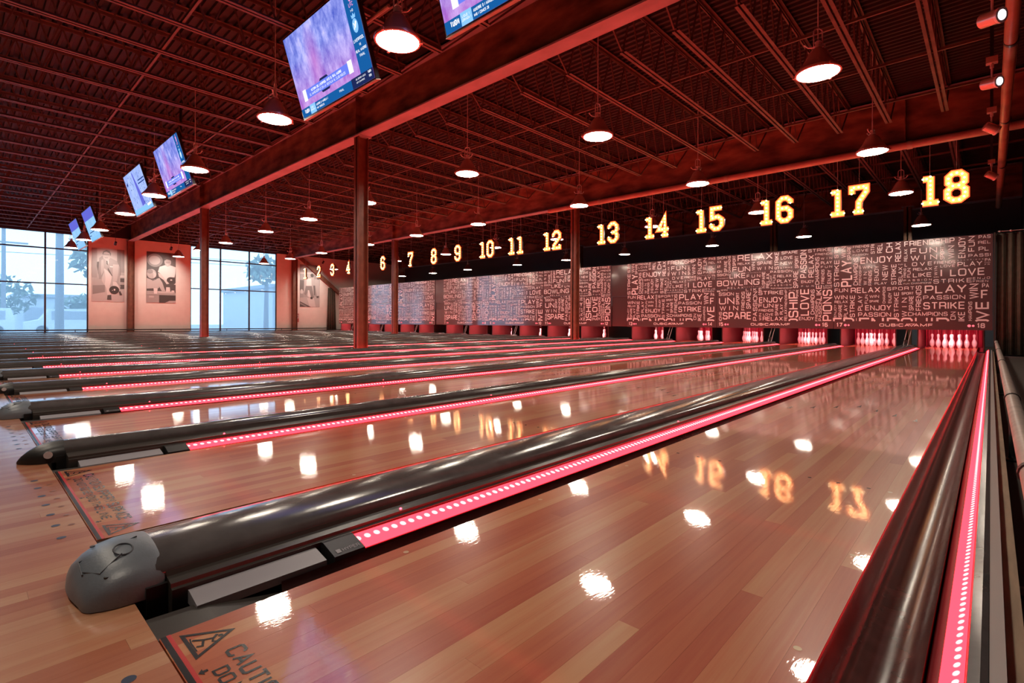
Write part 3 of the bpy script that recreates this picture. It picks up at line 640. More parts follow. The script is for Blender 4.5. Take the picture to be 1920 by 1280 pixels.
for k in range(8):
    a = lanes(k)[0]
    if abs(RIGHT[k] - P - RIGHT[k + 1]) < .01:
        DIVX.append((RIGHT[k + 1], False, 'narrow pointed black divider with red light strips between lanes %s and %s' % (NW[a - 1], NW[a])))
    else:
        DIVX.append((RIGHT[k] - P, False, 'narrow black divider on the lane %s side of a steel column' % NW[a]))
        DIVX.append((RIGHT[k + 1], False, 'narrow black divider on the lane %s side of a steel column' % NW[a - 1]))
DIVX.append((RIGHT[8] - P, False, 'narrow black divider at the window side of lane one'))
proto = {}
for x, inner, lab in DIVX:
    if inner not in proto: proto[inner] = divider(x, inner, lab)
    else:
        c = copy_tree(proto[inner]); c.location = (x, 0, 0); c['label'] = lab
for k, lab in ((2, 'flat black strip around the columns between lanes twelve and thirteen'), (5, 'flat black strip around the columns between lanes six and seven')):
    a, b = RIGHT[k + 1] + .285, RIGHT[k] - P - .285
    cxx, w_ = (-10.5, .13) if k == 2 else (-21.72, .13)
    m = MB()
    for y0, y1 in ((0, Y1 - .25), (Y1 + .25, Y2 - .25), (Y2 + .25, YL)): m.box(a, b, y0, y1, -.13, .012)
    tag(m.solo('filler_strip', M_BLACK, ((a + b) / 2, 0, 0)), lab, 'floor strip')
# edge rail on the right of lane 18
e = empty('edge_rail', (.24, 0, 0), 'light strip and rail along the right gutter beside the dark wall', 'rail')
mb = MB(); led_face(mb, .224, .016, .186, -.012, .05, YL - .02); mb.build('led_strip', M_LED, e)
MB().extr_y([(.165, -.03), (.185, -.015), (.2225, .0125), (.2225, -.12), (.165, -.12)], .0, YL).build('led_holder', mat('holder_red', (.16, .03, .035), .3), e)
MB().extr_y([(.223, -.12), (.223, .012), (.228, .020), (.246, .024), (.258, .018), (.258, -.12)], .0, YL).build('capping', M_CAP, e, True)
MB().box(.259, .284, 0, YL, -.12, .016).build('metal_trim', M_GALV, e)
MB().box(.286, .318, 0, YL, -.12, -.02).build('wood_trim', M_WOODTRIM, e)

# ------------------------------------------------------------------ lanes
def gutter(x_edge, s, width):
    """s=+1: gutter lies on the +x side of the lane edge"""
    n = 10; pr = [(0, -.004), (.004, -.010), (.006, -.03)]
    for i in range(n + 1):
        a = pi * i / n; pr.append((.006 + (width - .012) * (1 - math.cos(a)) / 2, -.03 - min(.058, width * .45) * math.sin(a)))
    pr += [(width - .004, -.012)]
    out = pr + [(width - .004, -.12), (0, -.12)]
    q = [(x_edge + s * a, b) for a, b in out]
    return q if s < 0 else q[::-1]
me_cache = {}
ROWS = {18: 6.0, 17: 4.0, 16: 2.0}
def lane(num, x):
    look = {18: 'nearest lane, glossy striped wood beside the dark right wall', 17: 'second glossy wooden lane with full caution lettering',
            1: 'farthest glossy wooden lane beside the window wall'}.get(num, 'glossy wooden bowling lane leading to the lit number %s' % NW[num])
    e = empty('bowling_lane', (x, 0, 0), look, 'lane', 'bowling lanes')
    ys = ROWS.get(num, .001)
    def part(key, name, fn, m, smooth=False):
        if key not in me_cache:
            b = fn(); me_cache[key] = b.mesh(name, m, smooth)
        return link(name, me_cache[key], e)
    part(('surf', ys), 'lane_surface', lambda: MB().box(-HL, HL, ys, 19.3, -.035, 0), M_LANE)
    if num in ROWS: boards(e, unit, x - HL, x + HL, .001, ROWS[num])
    MBx = MB().box(-HL, HL, 0, ys, -.12, -.036) if num in ROWS else None
    if MBx: link('lane_bed', MBx.mesh('lane_bed', M_CONC), e)
    F = Frame((0, 0, 0), (1, 0, 0), (0, 1, 0))
    def blk(): b = MB(); quad(b, F, -HL, .003, HL, .014, .0006); return b
    def red(): b = MB(); quad(b, F, -HL, .0142, HL, .0225, .0006); return b
    part('blk', 'foul_line', blk, M_BLACKPAINT); part('red', 'red_line', red, M_REDPAINT)
    for line, xa, xb, ya, yb in (('CAUTION SLIPPERY SURFACE', -.385, .385, .083, .122), ('DO NOT GO BEYOND THIS LINE', -.335, .335, .044, .074)):
        ws = line.split(); un = sum(len(w) for w in ws) + .55 * (len(ws) - 1); q = xa
        for w in ws:
            q2 = q + len(w) / un * (xb - xa)
            def txt(w=w, q=q, q2=q2, ya=ya, yb=yb): t = MB(); word(t, F, w, q, ya, q2, yb, sw=.17, d=.0006); return t
            part(('txt', w), 'caution_word', txt, M_BLACKPAINT); q = q2 + .55 / un * (xb - xa)
    for s in (-1, 1):
        def tri(s=s):
            b = MB(); c = s * .455
            strip(b, F, [(c - .052, .038), (c + .052, .038), (c, .122), (c - .052, .038)], .008, .0006)
            strip(b, F, [(c - .018, .048), (c - .004, .066), (c + .004, .084), (c - .006, .094)], .006, .0007)
            strip(b, F, [(c - .004, .066), (c + .018, .058), (c + .012, .048)], .005, .0007)
            strip(b, F, [(c + .002, .084), (c + .016, .078), (c + .022, .086)], .004, .0007)
            strip(b, F, [(c - .028, .047), (c - .012, .044), (c + .03, .044)], .003, .0007)
            disc(b, F, c + .004, .098, .005, d=.0007, n=10); return b
        part(('tri', s), 'warning_triangle', tri, M_BLACKPAINT)
    for q in (-.345, 0, .345):
        def arr(q=q):
            b = MB(); poly(b, F, [(q, .024), (q + .011, .033), (q - .011, .033)], .0006); quad(b, F, q - .004, .033, q + .004, .041, .0006); return b
        part(('arr', q), 'arrow_mark', arr, M_BLACKPAINT)
    for i, yy in enumerate((4.36, 4.51, 4.66, 4.82, 4.66, 4.51, 4.36)):
        def dart(i=i, yy=yy):
            q = -.405 + .135 * i; b = MB(); poly(b, F, [(q - .014, yy - .10), (q, yy - .07), (q + .014, yy - .10), (q, yy + .06)], .0006); return b
        part(('dart', i), 'target_arrow', dart, M_BLACKPAINT)
    for i, (q, yy) in enumerate(((-.42, 2.3), (-.31, 2.3), (-.2, 2.3), (.2, 2.3), (.31, 2.3), (.42, 2.3))):
        def dot(q=q, yy=yy): b = MB(); disc(b, F, q, yy, .008, d=.0006, n=12); return b
        part(('dot', i), 'guide_dot', dot, M_BLACKPAINT)
    if num in (17, 18):
        for q, yy in ((.493, .92), (.493, 1.52), (.493, 2.3), (-.493, .62), (-.493, 1.25), (-.493, 1.9)):
            b = MB(); disc(b, F, q, yy, .0085, d=.0007); link('screw_cap', b.mesh('screw_cap', mat('brass_cap', (.55, .38, .24), .35, metal=.3)), e)
    for s in (-1, 1):
        inner = (num % 2 == 1) == (s > 0)
        w = .369 - .285 if inner else .30 - .268
        if num == 18 and s > 0: w = .165
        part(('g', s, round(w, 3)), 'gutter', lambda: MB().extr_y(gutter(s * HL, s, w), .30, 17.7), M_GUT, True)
        def ad():
            b = MB(); x0, x1 = s * HL, s * (HL + w + .03)
            a, c = min(x0, x1), max(x0, x1)
            b.loft([[(a, .0, -.12), (c, .0, -.12), (c, .0, -.004), (a, .0, -.004)], [(a, .12, -.12), (c, .12, -.12), (c, .12, -.008), (a, .12, -.008)], [(a, .31, -.12), (c, .31, -.12), (c, .31, -.045), (a, .31, -.045)]]); return b
        part(('ad', s, round(w, 3)), 'gutter_adapter', ad, M_CAPSIDE)
    return e
for num in range(18, 0, -1): lane(num, LX[num])
# dots on the approach before lanes 17 and 18
F = Frame((0, 0, .0006), (1, 0, 0), (0, 1, 0))
M_DOTB = mat('dot_blue', (.05, .07, .12), .3); M_DOTR = mat('dot_brown', (.25, .09, .05), .3)
for k in range(3):
    for num in lanes(k):
        for i in range(-3, 4):
            b = MB(); disc(b, F, LX[num] + .142 * i, -.072, .0125, d=0, n=14); b.build('approach_dot', M_DOTB, floor)
            if i < 3:
                b = MB(); disc(b, F, LX[num] + .25 * (i * .5) + .06, -.034, .0095, d=0, n=14); b.build('approach_dot', M_DOTR, floor)

# ------------------------------------------------------------------ pins and pit
PROF = [(.0258, 0), (.0300, .006), (.0358, .019), (.0497, .0572), (.0569, .0857), (.0605, .1143), (.0578, .1492), (.0471, .1842), (.0398, .2), (.0326, .2159), (.0248, .2397), (.0233, .254), (.0250, .2731), (.0298, .3), (.0318, .32), (.0323, .343), (.025, .365), (.012, .378), (.0, .381)]
me_pin = MB().lathe(PROF, n=18).mesh('pin', M_PIN, True)
me_str = MB().tube([(0, 0, .378), (0, 0, .78)], .0022, 5).mesh('string', M_STRING)
POS = [(0, 0, 'front head pin'), (-.1524, .264, 'left pin of the second row'), (.1524, .264, 'right pin of the second row'), (-.3048, .528, 'left pin of the third row'), (0, .528, 'middle pin of the third row'), (.3048, .528, 'right pin of the third row'),
       (-.4572, .792, 'far left pin of the back row'), (-.1524, .792, 'inner left pin of the back row'), (.1524, .792, 'inner right pin of the back row'), (.4572, .792, 'far right pin of the back row')]
M_PINLIGHT = emit('pin_light', (1, .27, .31), 520)
for num in range(18, 0, -1):
    x = LX[num]
    for dx, dy, nm in POS:
        p = link('bowling_pin', me_pin, None, (x + dx, 18.22 + dy, .0005)); tag(p, 'white %s in the rack on lane %s' % (nm, NW[num]), 'bowling pin', 'pins on lane %d' % num)
        link('string', me_str, p)
    e = empty('pin_bay', (x, 18.5, -.13), 'red lit bay behind the masking boards around the pins of lane %s' % NW[num], 'pin bay', 'pin bays')
    sp = {}
    for s in (-1, 1):
        inner = (num % 2 == 1) == (s > 0)
        xs = x + s * .66
        MB().box(xs - .012, xs + .012, 17.50, 19.62, -.13, 1.3).build('side_board', M_KICK, e)
    cv_ = [(x - .64 + 1.28 * i / 40, 19.56 + .025 * math.sin(i * 1.9)) for i in range(41)]; cb_ = MB()
    for (xa, ya), (xb, yb) in zip(cv_, cv_[1:]): cb_.face([(xa, ya, -.0), (xb, yb, -.0), (xb, yb, 1.29), (xa, ya, 1.29)])
    cb_.build('back_curtain', M_PIT, e, True)
    MB().box(x - .67, x + .67, 19.62, 19.66, -.13, 1.3).build('back_board', M_BLACK, e)
    MB().box(x - .67, x + .67, 17.52, 19.62, 1.30, 1.33).build('light_block_board', M_BLACK, e)  # unseen cover, added to keep light of the last lamp row out
    MB().box(x - .5, x + .5, 17.62, 17.70, .66, .70).build('light_housing', M_BLACK, e)
    MB().face([(x - .48, 17.64, .655), (x + .48, 17.64, .655), (x + .48, 17.72, .685), (x - .48, 17.72, .685)]).build('pin_light', M_PINLIGHT, e)
    MB().box(x - .64, x + .64, 19.30, 19.6, -.12, .0).build('pit_cushion', M_PIT, e)
for k in range(9):
    a, b = lanes(k); x = PC[k]
    e = empty('ladder_guard', (x, 17.5, .05), 'thin leaning steel rods at the far end between lanes %s and %s' % (NW[a], NW[b]), 'rods', 'leaning rods')
    for s in (-.045, .045): MB().tube([(x + s - .02, 17.40, .085), (x + s + .06, 17.54, .56)], .009, 8).build('rod', M_GALV, e, True)
    MB().box(x - .05, x + .03, 17.405, 17.425, .08, .22).build('plate', M_BLACK, e)

# ------------------------------------------------------------------ masking boards
def mask(k):
    a, b = lanes(k); X0 = RIGHT[k] - P; A = k % 2 == 0 if k < 9 else True
    key = 'A' if k in (0, 2, 4, 6, 8) else 'B'
    words = (WA if key == 'A' else WB).split(';')
    words = [(t.split()[0], *[float(v) / 1000 for v in t.split()[1:]]) for t in words]
    for up in (True, False):
        z0, z1 = (1.808, 2.95) if up else (.51, 1.792)
        e = empty('masking_board', (X0, YM, z0), ('upper' if up else 'lower') + ' dark masking board with white words over lanes %s and %s' % (NW[a], NW[b]), 'sign board', 'masking boards')
        if up: MB().box(X0 + .006, X0 + P - .006, YM, YM + .03, z0, z1).build('board', M_MASK, e)
        else: MB().box(X0 + .006, X0 + P - .006, YM, YM + .03, z0, z1).build('board', M_MASK, e)
        ck = ('mask', key, up)
        if ck not in me_cache:
            mb = MB(); fr = Frame((0, -.0025, -z0), (1, 0, 0), (0, 0, 1))
            for w, x0, y0, x1, y1 in words:
                vert = w.endswith('|'); w = w.rstrip('|'); zc = (y0 + y1) / 2
                if (zc > 1.80) != up: continue
                if x1 - x0 < .02 or y1 - y0 < .015: continue
                word(mb, fr, w, x0, y0, x1, min(y1, 2.93), vert, sw=.145)
            me_cache[ck] = mb.mesh('lettering', M_LETTER)
        link('lettering', me_cache[ck], e)
        if not up:
            if 'logo' not in me_cache:
                mb = MB(); fr = Frame((0, -.0025, -z0), (1, 0, 0), (0, 0, 1))
                word(mb, fr, 'QUBICA', 1.12, .588, 1.80, .672, sw=.22, mk=2.6); word(mb, fr, 'AMF', 1.885, .588, 2.295, .672, sw=.22, mk=2.6)
                strip(mb, fr, [(1.775, .662), (1.905, .662), (1.84, .60), (1.775, .662)], .016, .002)
                me_cache['logo'] = mb.mesh('logo_lettering', M_LETTER)
                mb = MB()
                for u, r in ((.30, .034), (.382, .026), (P - .30 - .15, .034), (P - .30 - .072, .026)): disc(mb, fr, u, .62, r, d=.002)
                me_cache['mdots'] = mb.mesh('red_dots', emit('mask_dot', (1, .12, .15), 1.6))
            link('logo_lettering', me_cache['logo'], e); link('red_dots', me_cache['mdots'], e)
            fr = Frame((X0, YM - .0025, 0), (1, 0, 0), (0, 0, 1)); mb = MB()
            word(mb, fr, str(a), .075, .565, .075 + .076 * len(str(a)), .69, sw=.20); mb.build('lane_numeral', M_LETTER, e)
            mb = MB(); word(mb, fr, str(b), P - .30, .565, P - .30 + .076 * len(str(b)), .69, sw=.20); mb.build('lane_numeral', M_LETTER, e)
for k in range(9): mask(k)
for k, nm in ((2, 'twelve and thirteen'), (5, 'six and seven')):
    a, b = RIGHT[k + 1], RIGHT[k] - P
    tag(MB().box(a + .01, b - .01, YM + .02, YM + .05, 1.70, 2.93).solo('blank_board', M_MASKPLAIN, ((a + b) / 2, YM, 1.7)), 'upper plain dark board filling the gap between lanes ' + nm, 'blank board', 'blank boards')
    tag(MB().box(a + .01, b - .01, YM + .05, YM + .08, .52, 1.69).solo('blank_board', M_MASKPLAIN, ((a + b) / 2, YM, .52)), 'lower plain dark board filling the gap between lanes ' + nm, 'blank board', 'blank boards')
tag(MB().box(.31, .34, YM - .02, YM + .06, -.13, 2.97).solo('end_post', M_CAPSIDE, (.32, YM, 0)), 'slim post at the right end of the masking boards', 'post')
# curtains
def curtain(x0, x1, y0, y1, z0, z1, amp, n, lab, along='x', flare=0):
    mb = MB(); N_ = n * 6; r = []
    for z, fl in ((z0, 1 + flare), (z1, 1)):
        row = []
        for i in range(N_ + 1):
            t = i / N_; o = amp * math.sin(2 * pi * n * t)
            if along == 'x': row.append((x0 + (x1 - x0) * t, y0 + o, z))
            else: row.append((x0 + o, (y0 + y1) / 2 + ((y0 + (y1 - y0) * t) - (y0 + y1) / 2) * fl, z))
        r.append(row)
    for i in range(N_): mb.face([r[0][i], r[0][i + 1], r[1][i + 1], r[1][i]])
    o = mb.solo('curtain', M_CURT, ((x0 + x1) / 2, (y0 + y1) / 2, z0), True)
    md = o.modifiers.new('thick', 'SOLIDIFY'); md.thickness = .01
    return tag(o, lab, 'curtain')
curtain(.36, .98, YM + .1, YM + .1, -.1, 2.95, .04, 4, 'dark brown curtain hanging right of the masking boards')
e = empty('curtain_rod', (.6, YM + .02, 3.0), 'short chrome curtain rod with round ends at top right', 'rod')
MB().tube([(.38, YM + .03, 2.99), (.9, YM + .03, 2.99)], .008, 8).build('rod', M_CHROME, e, True)
for x in (.42, .62): MB().lathe([(.02, -.02), (.028, 0), (.02, .02), (0, .025)], (x, YM + .03, 2.99), 12).build('ring', M_CHROME, e, True)
curtain(WX + .12, WX + .12, 17.42, 17.95, .05, 3.02, .035, 4, 'narrow brown curtain tied on the pink wall left of the masking boards', 'y', .35)

# ------------------------------------------------------------------ lit lane numbers
DG = {'0': [[(.11, .22), (.23, .1), (.39, .1), (.51, .22), (.51, .78), (.39, .9), (.23, .9), (.11, .78), (.11, .22)]],
'1': [[(.33, .1), (.33, .9)], [(.14, .1), (.52, .1)], [(.15, .84), (.33, .84)]],
'2': [[(.11, .68), (.11, .78), (.23, .9), (.39, .9), (.51, .78), (.51, .62), (.14, .24), (.14, .1)], [(.06, .1), (.51, .1), (.51, .24)]],
'3': [[(.11, .70), (.11, .78), (.23, .9), (.39, .9), (.51, .78), (.51, .6), (.42, .5), (.25, .5)], [(.42, .5), (.51, .4), (.51, .22), (.39, .1), (.23, .1), (.11, .22), (.11, .30)]],
'4': [[(.40, .1), (.40, .9), (.11, .34), (.56, .34)], [(.27, .1), (.54, .1)]],
'5': [[(.51, .9), (.13, .9), (.13, .52), (.36, .57), (.51, .45), (.51, .22), (.39, .1), (.23, .1), (.11, .22), (.11, .30)]],
'6': [[(.51, .70), (.51, .78), (.39, .9), (.23, .9), (.11, .78), (.11, .22), (.23, .1), (.39, .1), (.51, .22), (.51, .42), (.39, .54), (.11, .54)]],
'7': [[(.11, .70), (.11, .9), (.51, .9), (.51, .74), (.31, .42), (.30, .1)], [(.17, .1), (.43, .1)]],
'8': [[(.23, .52), (.13, .62), (.13, .8), (.23, .9), (.39, .9), (.49, .8), (.49, .62), (.39, .52), (.23, .52)], [(.23, .52), (.11, .4), (.11, .2), (.23, .1), (.39, .1), (.51, .2), (.51, .4), (.39, .52)]],
'9': [[(.11, .30), (.11, .22), (.23, .1), (.39, .1), (.51, .22), (.51, .78), (.39, .9), (.23, .9), (.11, .78), (.11, .58), (.23, .46), (.51, .46)]]}
me_bulb = MB().lathe([(0, -.0)] + [(.021 * math.sin(a), .021 * (1 - math.cos(a))) for a in (.6, 1.2, 1.8, 2.4)] + [(0, .042)], n=8).mesh('bulb', M_BULB, True)
NH, NZ, NY = .74, 3.33, 14.72
for num in range(18, 0, -1):
    t = str(num); cw = .62 * NH; tw = cw * len(t); x0 = LX[num] - tw / 2
    e = empty('lane_number', (LX[num], NY, NZ), 'lit marquee number %s hanging under the second girder' % NW[num], 'number sign', 'lit lane numbers')
    for i, ch in enumerate(t):
        fr = Frame((x0 + i * cw, NY, NZ), (NH, 0, 0), (0, 0, NH)); fr.ex = Vector((1, 0, 0)) * NH; fr.ey = Vector((0, 0, 1)) * NH; fr.n = Vector((0, -1, 0))
        face = MB(); rim = MB(); back = MB()
        for pl in DG[ch]:
            strip(face, fr, pl, .150, .045); strip(rim, fr, pl, .205, .040); strip(back, fr, pl, .205, -.03)
        # side walls of the channel letter
        for pl in DG[ch]:
            for p, q in zip(pl, pl[1:]):
                d = Vector(q) - Vector(p); nn = Vector((-d.y, d.x)).normalized() * .1025
                for s in (-1, 1): back.face([fr.p(p[0] + s * nn.x, p[1] + s * nn.y, .039), fr.p(q[0] + s * nn.x, q[1] + s * nn.y, .039), fr.p(q[0] + s * nn.x, q[1] + s * nn.y, -.03), fr.p(p[0] + s * nn.x, p[1] + s * nn.y, -.03)])
        dg = face.build('digit_face', M_NUMFACE, e); rim.build('neon_edge', M_NUMRIM, e); back.build('digit_case', M_BEZEL, e)
        seen = []
        for pl in DG[ch]:
            Ls = [(Vector(q) - Vector(p)).length for p, q in zip(pl, pl[1:])]; tot = sum(Ls); nb = max(2, round(tot / .135))
            closed = (Vector(pl[0]) - Vector(pl[-1])).length < 1e-6
            for b in range(nb if closed else nb + 1):
                s = tot * b / nb; 
                for (p, q), l in zip(zip(pl, pl[1:]), Ls):
                    if s <= l + 1e-9: c = Vector(p).lerp(Vector(q), s / l); break
                    s -= l
                if any((c - o).length < .075 for o in seen): continue
                seen.append(c); w = fr.p(c.x, c.y, .046)
                link('bulb', me_bulb, dg, w - e.location, (pi / 2, 0, 0))
        MB().tube([(x0 + (i + .5) * cw, NY, NZ + NH * .93), (x0 + (i + .5) * cw, NY, 4.80)], .004, 5).build('hanger', M_CORD, e)

# ------------------------------------------------------------------ pendant lamps
def lamp_proto():
    e = empty('pendant_lamp', (0, 0, 0))
    MB().lathe([(.258, .004), (.262, .03), (.225, .075), (.185, .125), (.150, .19), (.118, .255), (.085, .295), (.055, .315), (.045, .33), (0, .33)], n=32).build('shade', M_COPPER, e, True)
    MB().lathe([(.250, -.014), (.272, -.012), (.277, .004), (.272, .02), (.255, .022)], n=32, close=True).build('rim_ring', M_COPPER, e, True)
    MB().lathe([(.251, -.002), (.18, -.008), (.09, -.012), (0, -.013)], n=32).build('lens', M_LENS, e, True)
    MB().lathe([(.05, .325), (.052, .345), (.036, .355), (.036, .40), (.042, .405), (.03, .42), (0, .42)], n=16).build('neck', M_CHROME, e, True)
    h = [(-.058, 0, .345), (-.058, 0, .52)] + [(-.058 * math.cos(a), 0, .54 + .05 * math.sin(a)) for a in (0.3, .8, 1.3, 1.84, 2.34, 2.84)] + [(.058, 0, .52), (.058, 0, .345)]
    MB().tube(h, .009, 8).build('handle', M_CHROME, e, True)
    for s in (-1, 1): MB().tube([(s * .04, .03, .35), (s * .10, .06, .36), (s * .135, .08, .41)], [.012, .009, .013], 8).build('wing_clamp', M_CHROME, e, True)
    for a in (.5, 2.6, 4.7): MB().bar((.262 * math.cos(a), .262 * math.sin(a), .0), (.296 * math.cos(a), .296 * math.sin(a), .0), .03, .04).build('rim_clip', M_COPPER, e)
    return e
lp = lamp_proto(); LAMPZ = 4.02
me_cord = {}
ROW = [(-1.05, 4.02, 'nearest row behind the camera'), (3.25, 4.02, 'first row before the near girder'), (7.5, 4.02, 'second row just past the near girder'), (11.8, 4.02, 'third row before the second girder'), (16.15, 4.02, 'fourth row behind the lit numbers'), (21.4, 3.93, 'last row behind the masking boards')]
first = True
for y, z, rn in ROW:
    for k in range(9):
        if y < 0 and k > 4: continue
        a, b = lanes(k)
        c = lp if first else copy_tree(lp); first = False
        c.location = (PC[k], y, z); c.rotation_euler = (0, 0, random.uniform(0, 6))
        tag(c, 'pendant lamp over lanes %s and %s, %s' % (NW[a], NW[b], rn), 'pendant lamp', 'pendant lamps')
for o in [o for o in C.objects if o.name.startswith('pendant_lamp')]:
    z = o.location.z
    if z not in me_cord: me_cord[z] = MB().tube([(0, 0, .40), (0, 0, DECK - z)], .008, 6).mesh('cord', M_CORD, True)
    link('cord', me_cord[z], o)

# ------------------------------------------------------------------ track spotlights on the right
for k, (y, aim, lit, lab) in enumerate(((7.1, .5, True, 'nearest track spotlight at top right, copper tube facing the pipe'), (9.1, .6, True, 'second lit track spotlight below the nearest one at top right'),
                                         (11.3, -.7, False, 'unlit tilted track spotlight at the second girder'), (15.0, -.8, False, 'small far unlit track spotlight at top right'))):
    x, z = .262, 3.9
    e = empty('track_spotlight', (x, y, z), lab, 'spotlight', 'track spotlights')
    MB().box(x - .06, x + .06, y - .05, y + .05, z + .26, z + .34).build('mount_box', M_COPPER, e)
    MB().tube([(x, y, z + .05), (x, y, z + .27)], .012, 8).tube([(x, y, z + .2), (x, y, z + .25)], .022, 10).build('stem', M_CHROME, e, True)
    MB().box(x - .02, x + .02, y - .02, y + .02, z + .34, DECK).build('drop_rod', M_BLACK, e)
    d = Vector((.75, -.55 if lit else .35, -.18 if lit else -.5)).normalized(); c0 = Vector((x, y, z)); 
    MB().tube([c0 - d * .11, c0 - d * .10, c0 + d * .09], [.055, .072, .074], 18).build('barrel', M_COPPER, e, True)
    MB().tube([c0 + d * .07, c0 + d * .095], .078, 18).build('lens_ring', M_CHROME, e, True)
    MB().tube([c0 + d * .0955, c0 + d * .097], .05, 18).build('lens', emit('spot_lens', (.9, .97, 1), 6) if lit else M_BLACK, e, True)

# spotlights that wash the three posters
for yy, lab in ((5.1, 'small ceiling spotlight aimed at the poster of the man in a suit'), (7.5, 'small hanging spotlight above the poster of the young man with the ball'), (16.1, 'small hanging spotlight by number two, aimed at the third poster')):
    x, z = -32.0, 4.55
    e = empty('wall_spotlight', (x, yy, z), lab, 'spotlight', 'poster spotlights')
    d = Vector((-1, 0, -.75)).normalized(); c0 = Vector((x, yy, z))
    MB().tube([c0 - d * .12, c0 - d * .11, c0 + d * .08], [.04, .055, .06], 14).build('barrel', M_BLACK, e, True)
    MB().tube([c0 + d * .081, c0 + d * .083], .045, 14).build('lens', emit('spot_lens', (.9, .97, 1), 6), e, True)
    MB().tube([(x, yy, z + .04), (x, yy, DECK)], .009, 6).build('stem', M_BLACK, e, True)
    ld = bpy.data.lights.new('spot_beam', 'SPOT'); ld.energy = 210; ld.color = (1, .93, .84); ld.spot_size = math.radians(78); ld.spot_blend = .9; ld.shadow_soft_size = .05
    lo_ = bpy.data.objects.new('spot_beam', ld); C.objects.link(lo_); lo_.parent = e; lo_.location = d * .10; lo_.rotation_euler = d.to_track_quat('-Z', 'Y').to_euler()

# ------------------------------------------------------------------ low pipe rails at both side walls
def pipe_rail(x, z, y0, y1, ys, lab, m, r=.032):
    e = empty('pipe_rail', (x, (y0 + y1) / 2, -.13), lab, 'pipe rail')
    MB().tube([(x, y0, z), (x, y1, z)], r, 16).build('pipe', m, e, True)
    for y in ys:
        MB().tube([(x, y, -.125), (x, y, z - r)], .016, 10).build('stand', M_BLACK, e, True)
        MB().lathe([(.045, 0), (.045, .012), (.02, .018), (.016, .03)], (x, y, -.13), 14).build('foot', M_BLACK, e, True)
        MB().tube([(x, y - .018, z), (x, y + .018, z)], r + .005, 16).build('clamp', M_BLACK, e, True)
pipe_rail(.355, .24, .6, 17.0, (1.9, 4.0, 7.87, 11.4, 15), 'pale steel pipe on low stands along the right wall', M_STEEL)
pipe_rail(-33.4, .20, -3, 17.2, (.2, 3.72, 7.37, 10.72, 14), 'black low pipe rail along the window wall', M_BLACK, .03)

# ------------------------------------------------------------------ wall box
e = empty('wall_box', (WX + .05, 15.25, .6), 'small red and grey box fixed to the pink wall beside the third poster', 'wall box')
MB().box(WX, WX + .10, 15.12, 15.36, .62, 1.18).build('case', mat('box_red', (.42, .12, .11), .4), e)
MB().box(WX + .10, WX + .115, 15.16, 15.33, .85, 1.12).build('panel', M_GALV, e)
MB().box(WX + .115, WX + .13, 15.22, 15.27, .93, 1.05).build('handle', M_BLACK, e)

# ------------------------------------------------------------------ posters
GREYS = {}
def grey(v):
    v = round(v, 2)
    return mat('print_grey_%d' % round(v * 100), (v * .80 + .01, v * .74 + .008, v * .70 + .006), .55)
def ell(cx, cy, rx, ry, n=22): return [(cx + rx * math.cos(2 * pi * i / n), cy + ry * math.sin(2 * pi * i / n)) for i in range(n)]
def poster(y0, y1, z0, z1, box, shapes, lab, bgv):
    e = empty('wall_poster', (WX + .01, (y0 + y1) / 2, z0), lab, 'poster', 'posters on the pink wall')
    MB().box(WX + .002, WX + .014, y0, y1, z0, z1).build('panel', grey(bgv), e)
    x0, t, x1, b = box; fr = Frame((WX + .0145, y0, z0), (0, 1, 0), (0, 0, 1)); mats = []; mb = MB()
    for i, (g, pts) in enumerate(shapes):
        m = grey(g)
        if m not in mats: mats.append(m)
        mb.mi = mats.index(m)
        q = [(min(1, max(0, (px - x0) / (x1 - x0))) * (y1 - y0), min(1, max(0, 1 - (py - t) / (b - t))) * (z1 - z0)) for px, py in pts]
        ar = sum(q[j - 1][0] * q[j][1] - q[j][0] * q[j - 1][1] for j in range(len(q)))
        if ar < 0: q = q[::-1]
        poly(mb, fr, q, .0008 * (i + 1))
    mb.build('photo_print', mats, e)
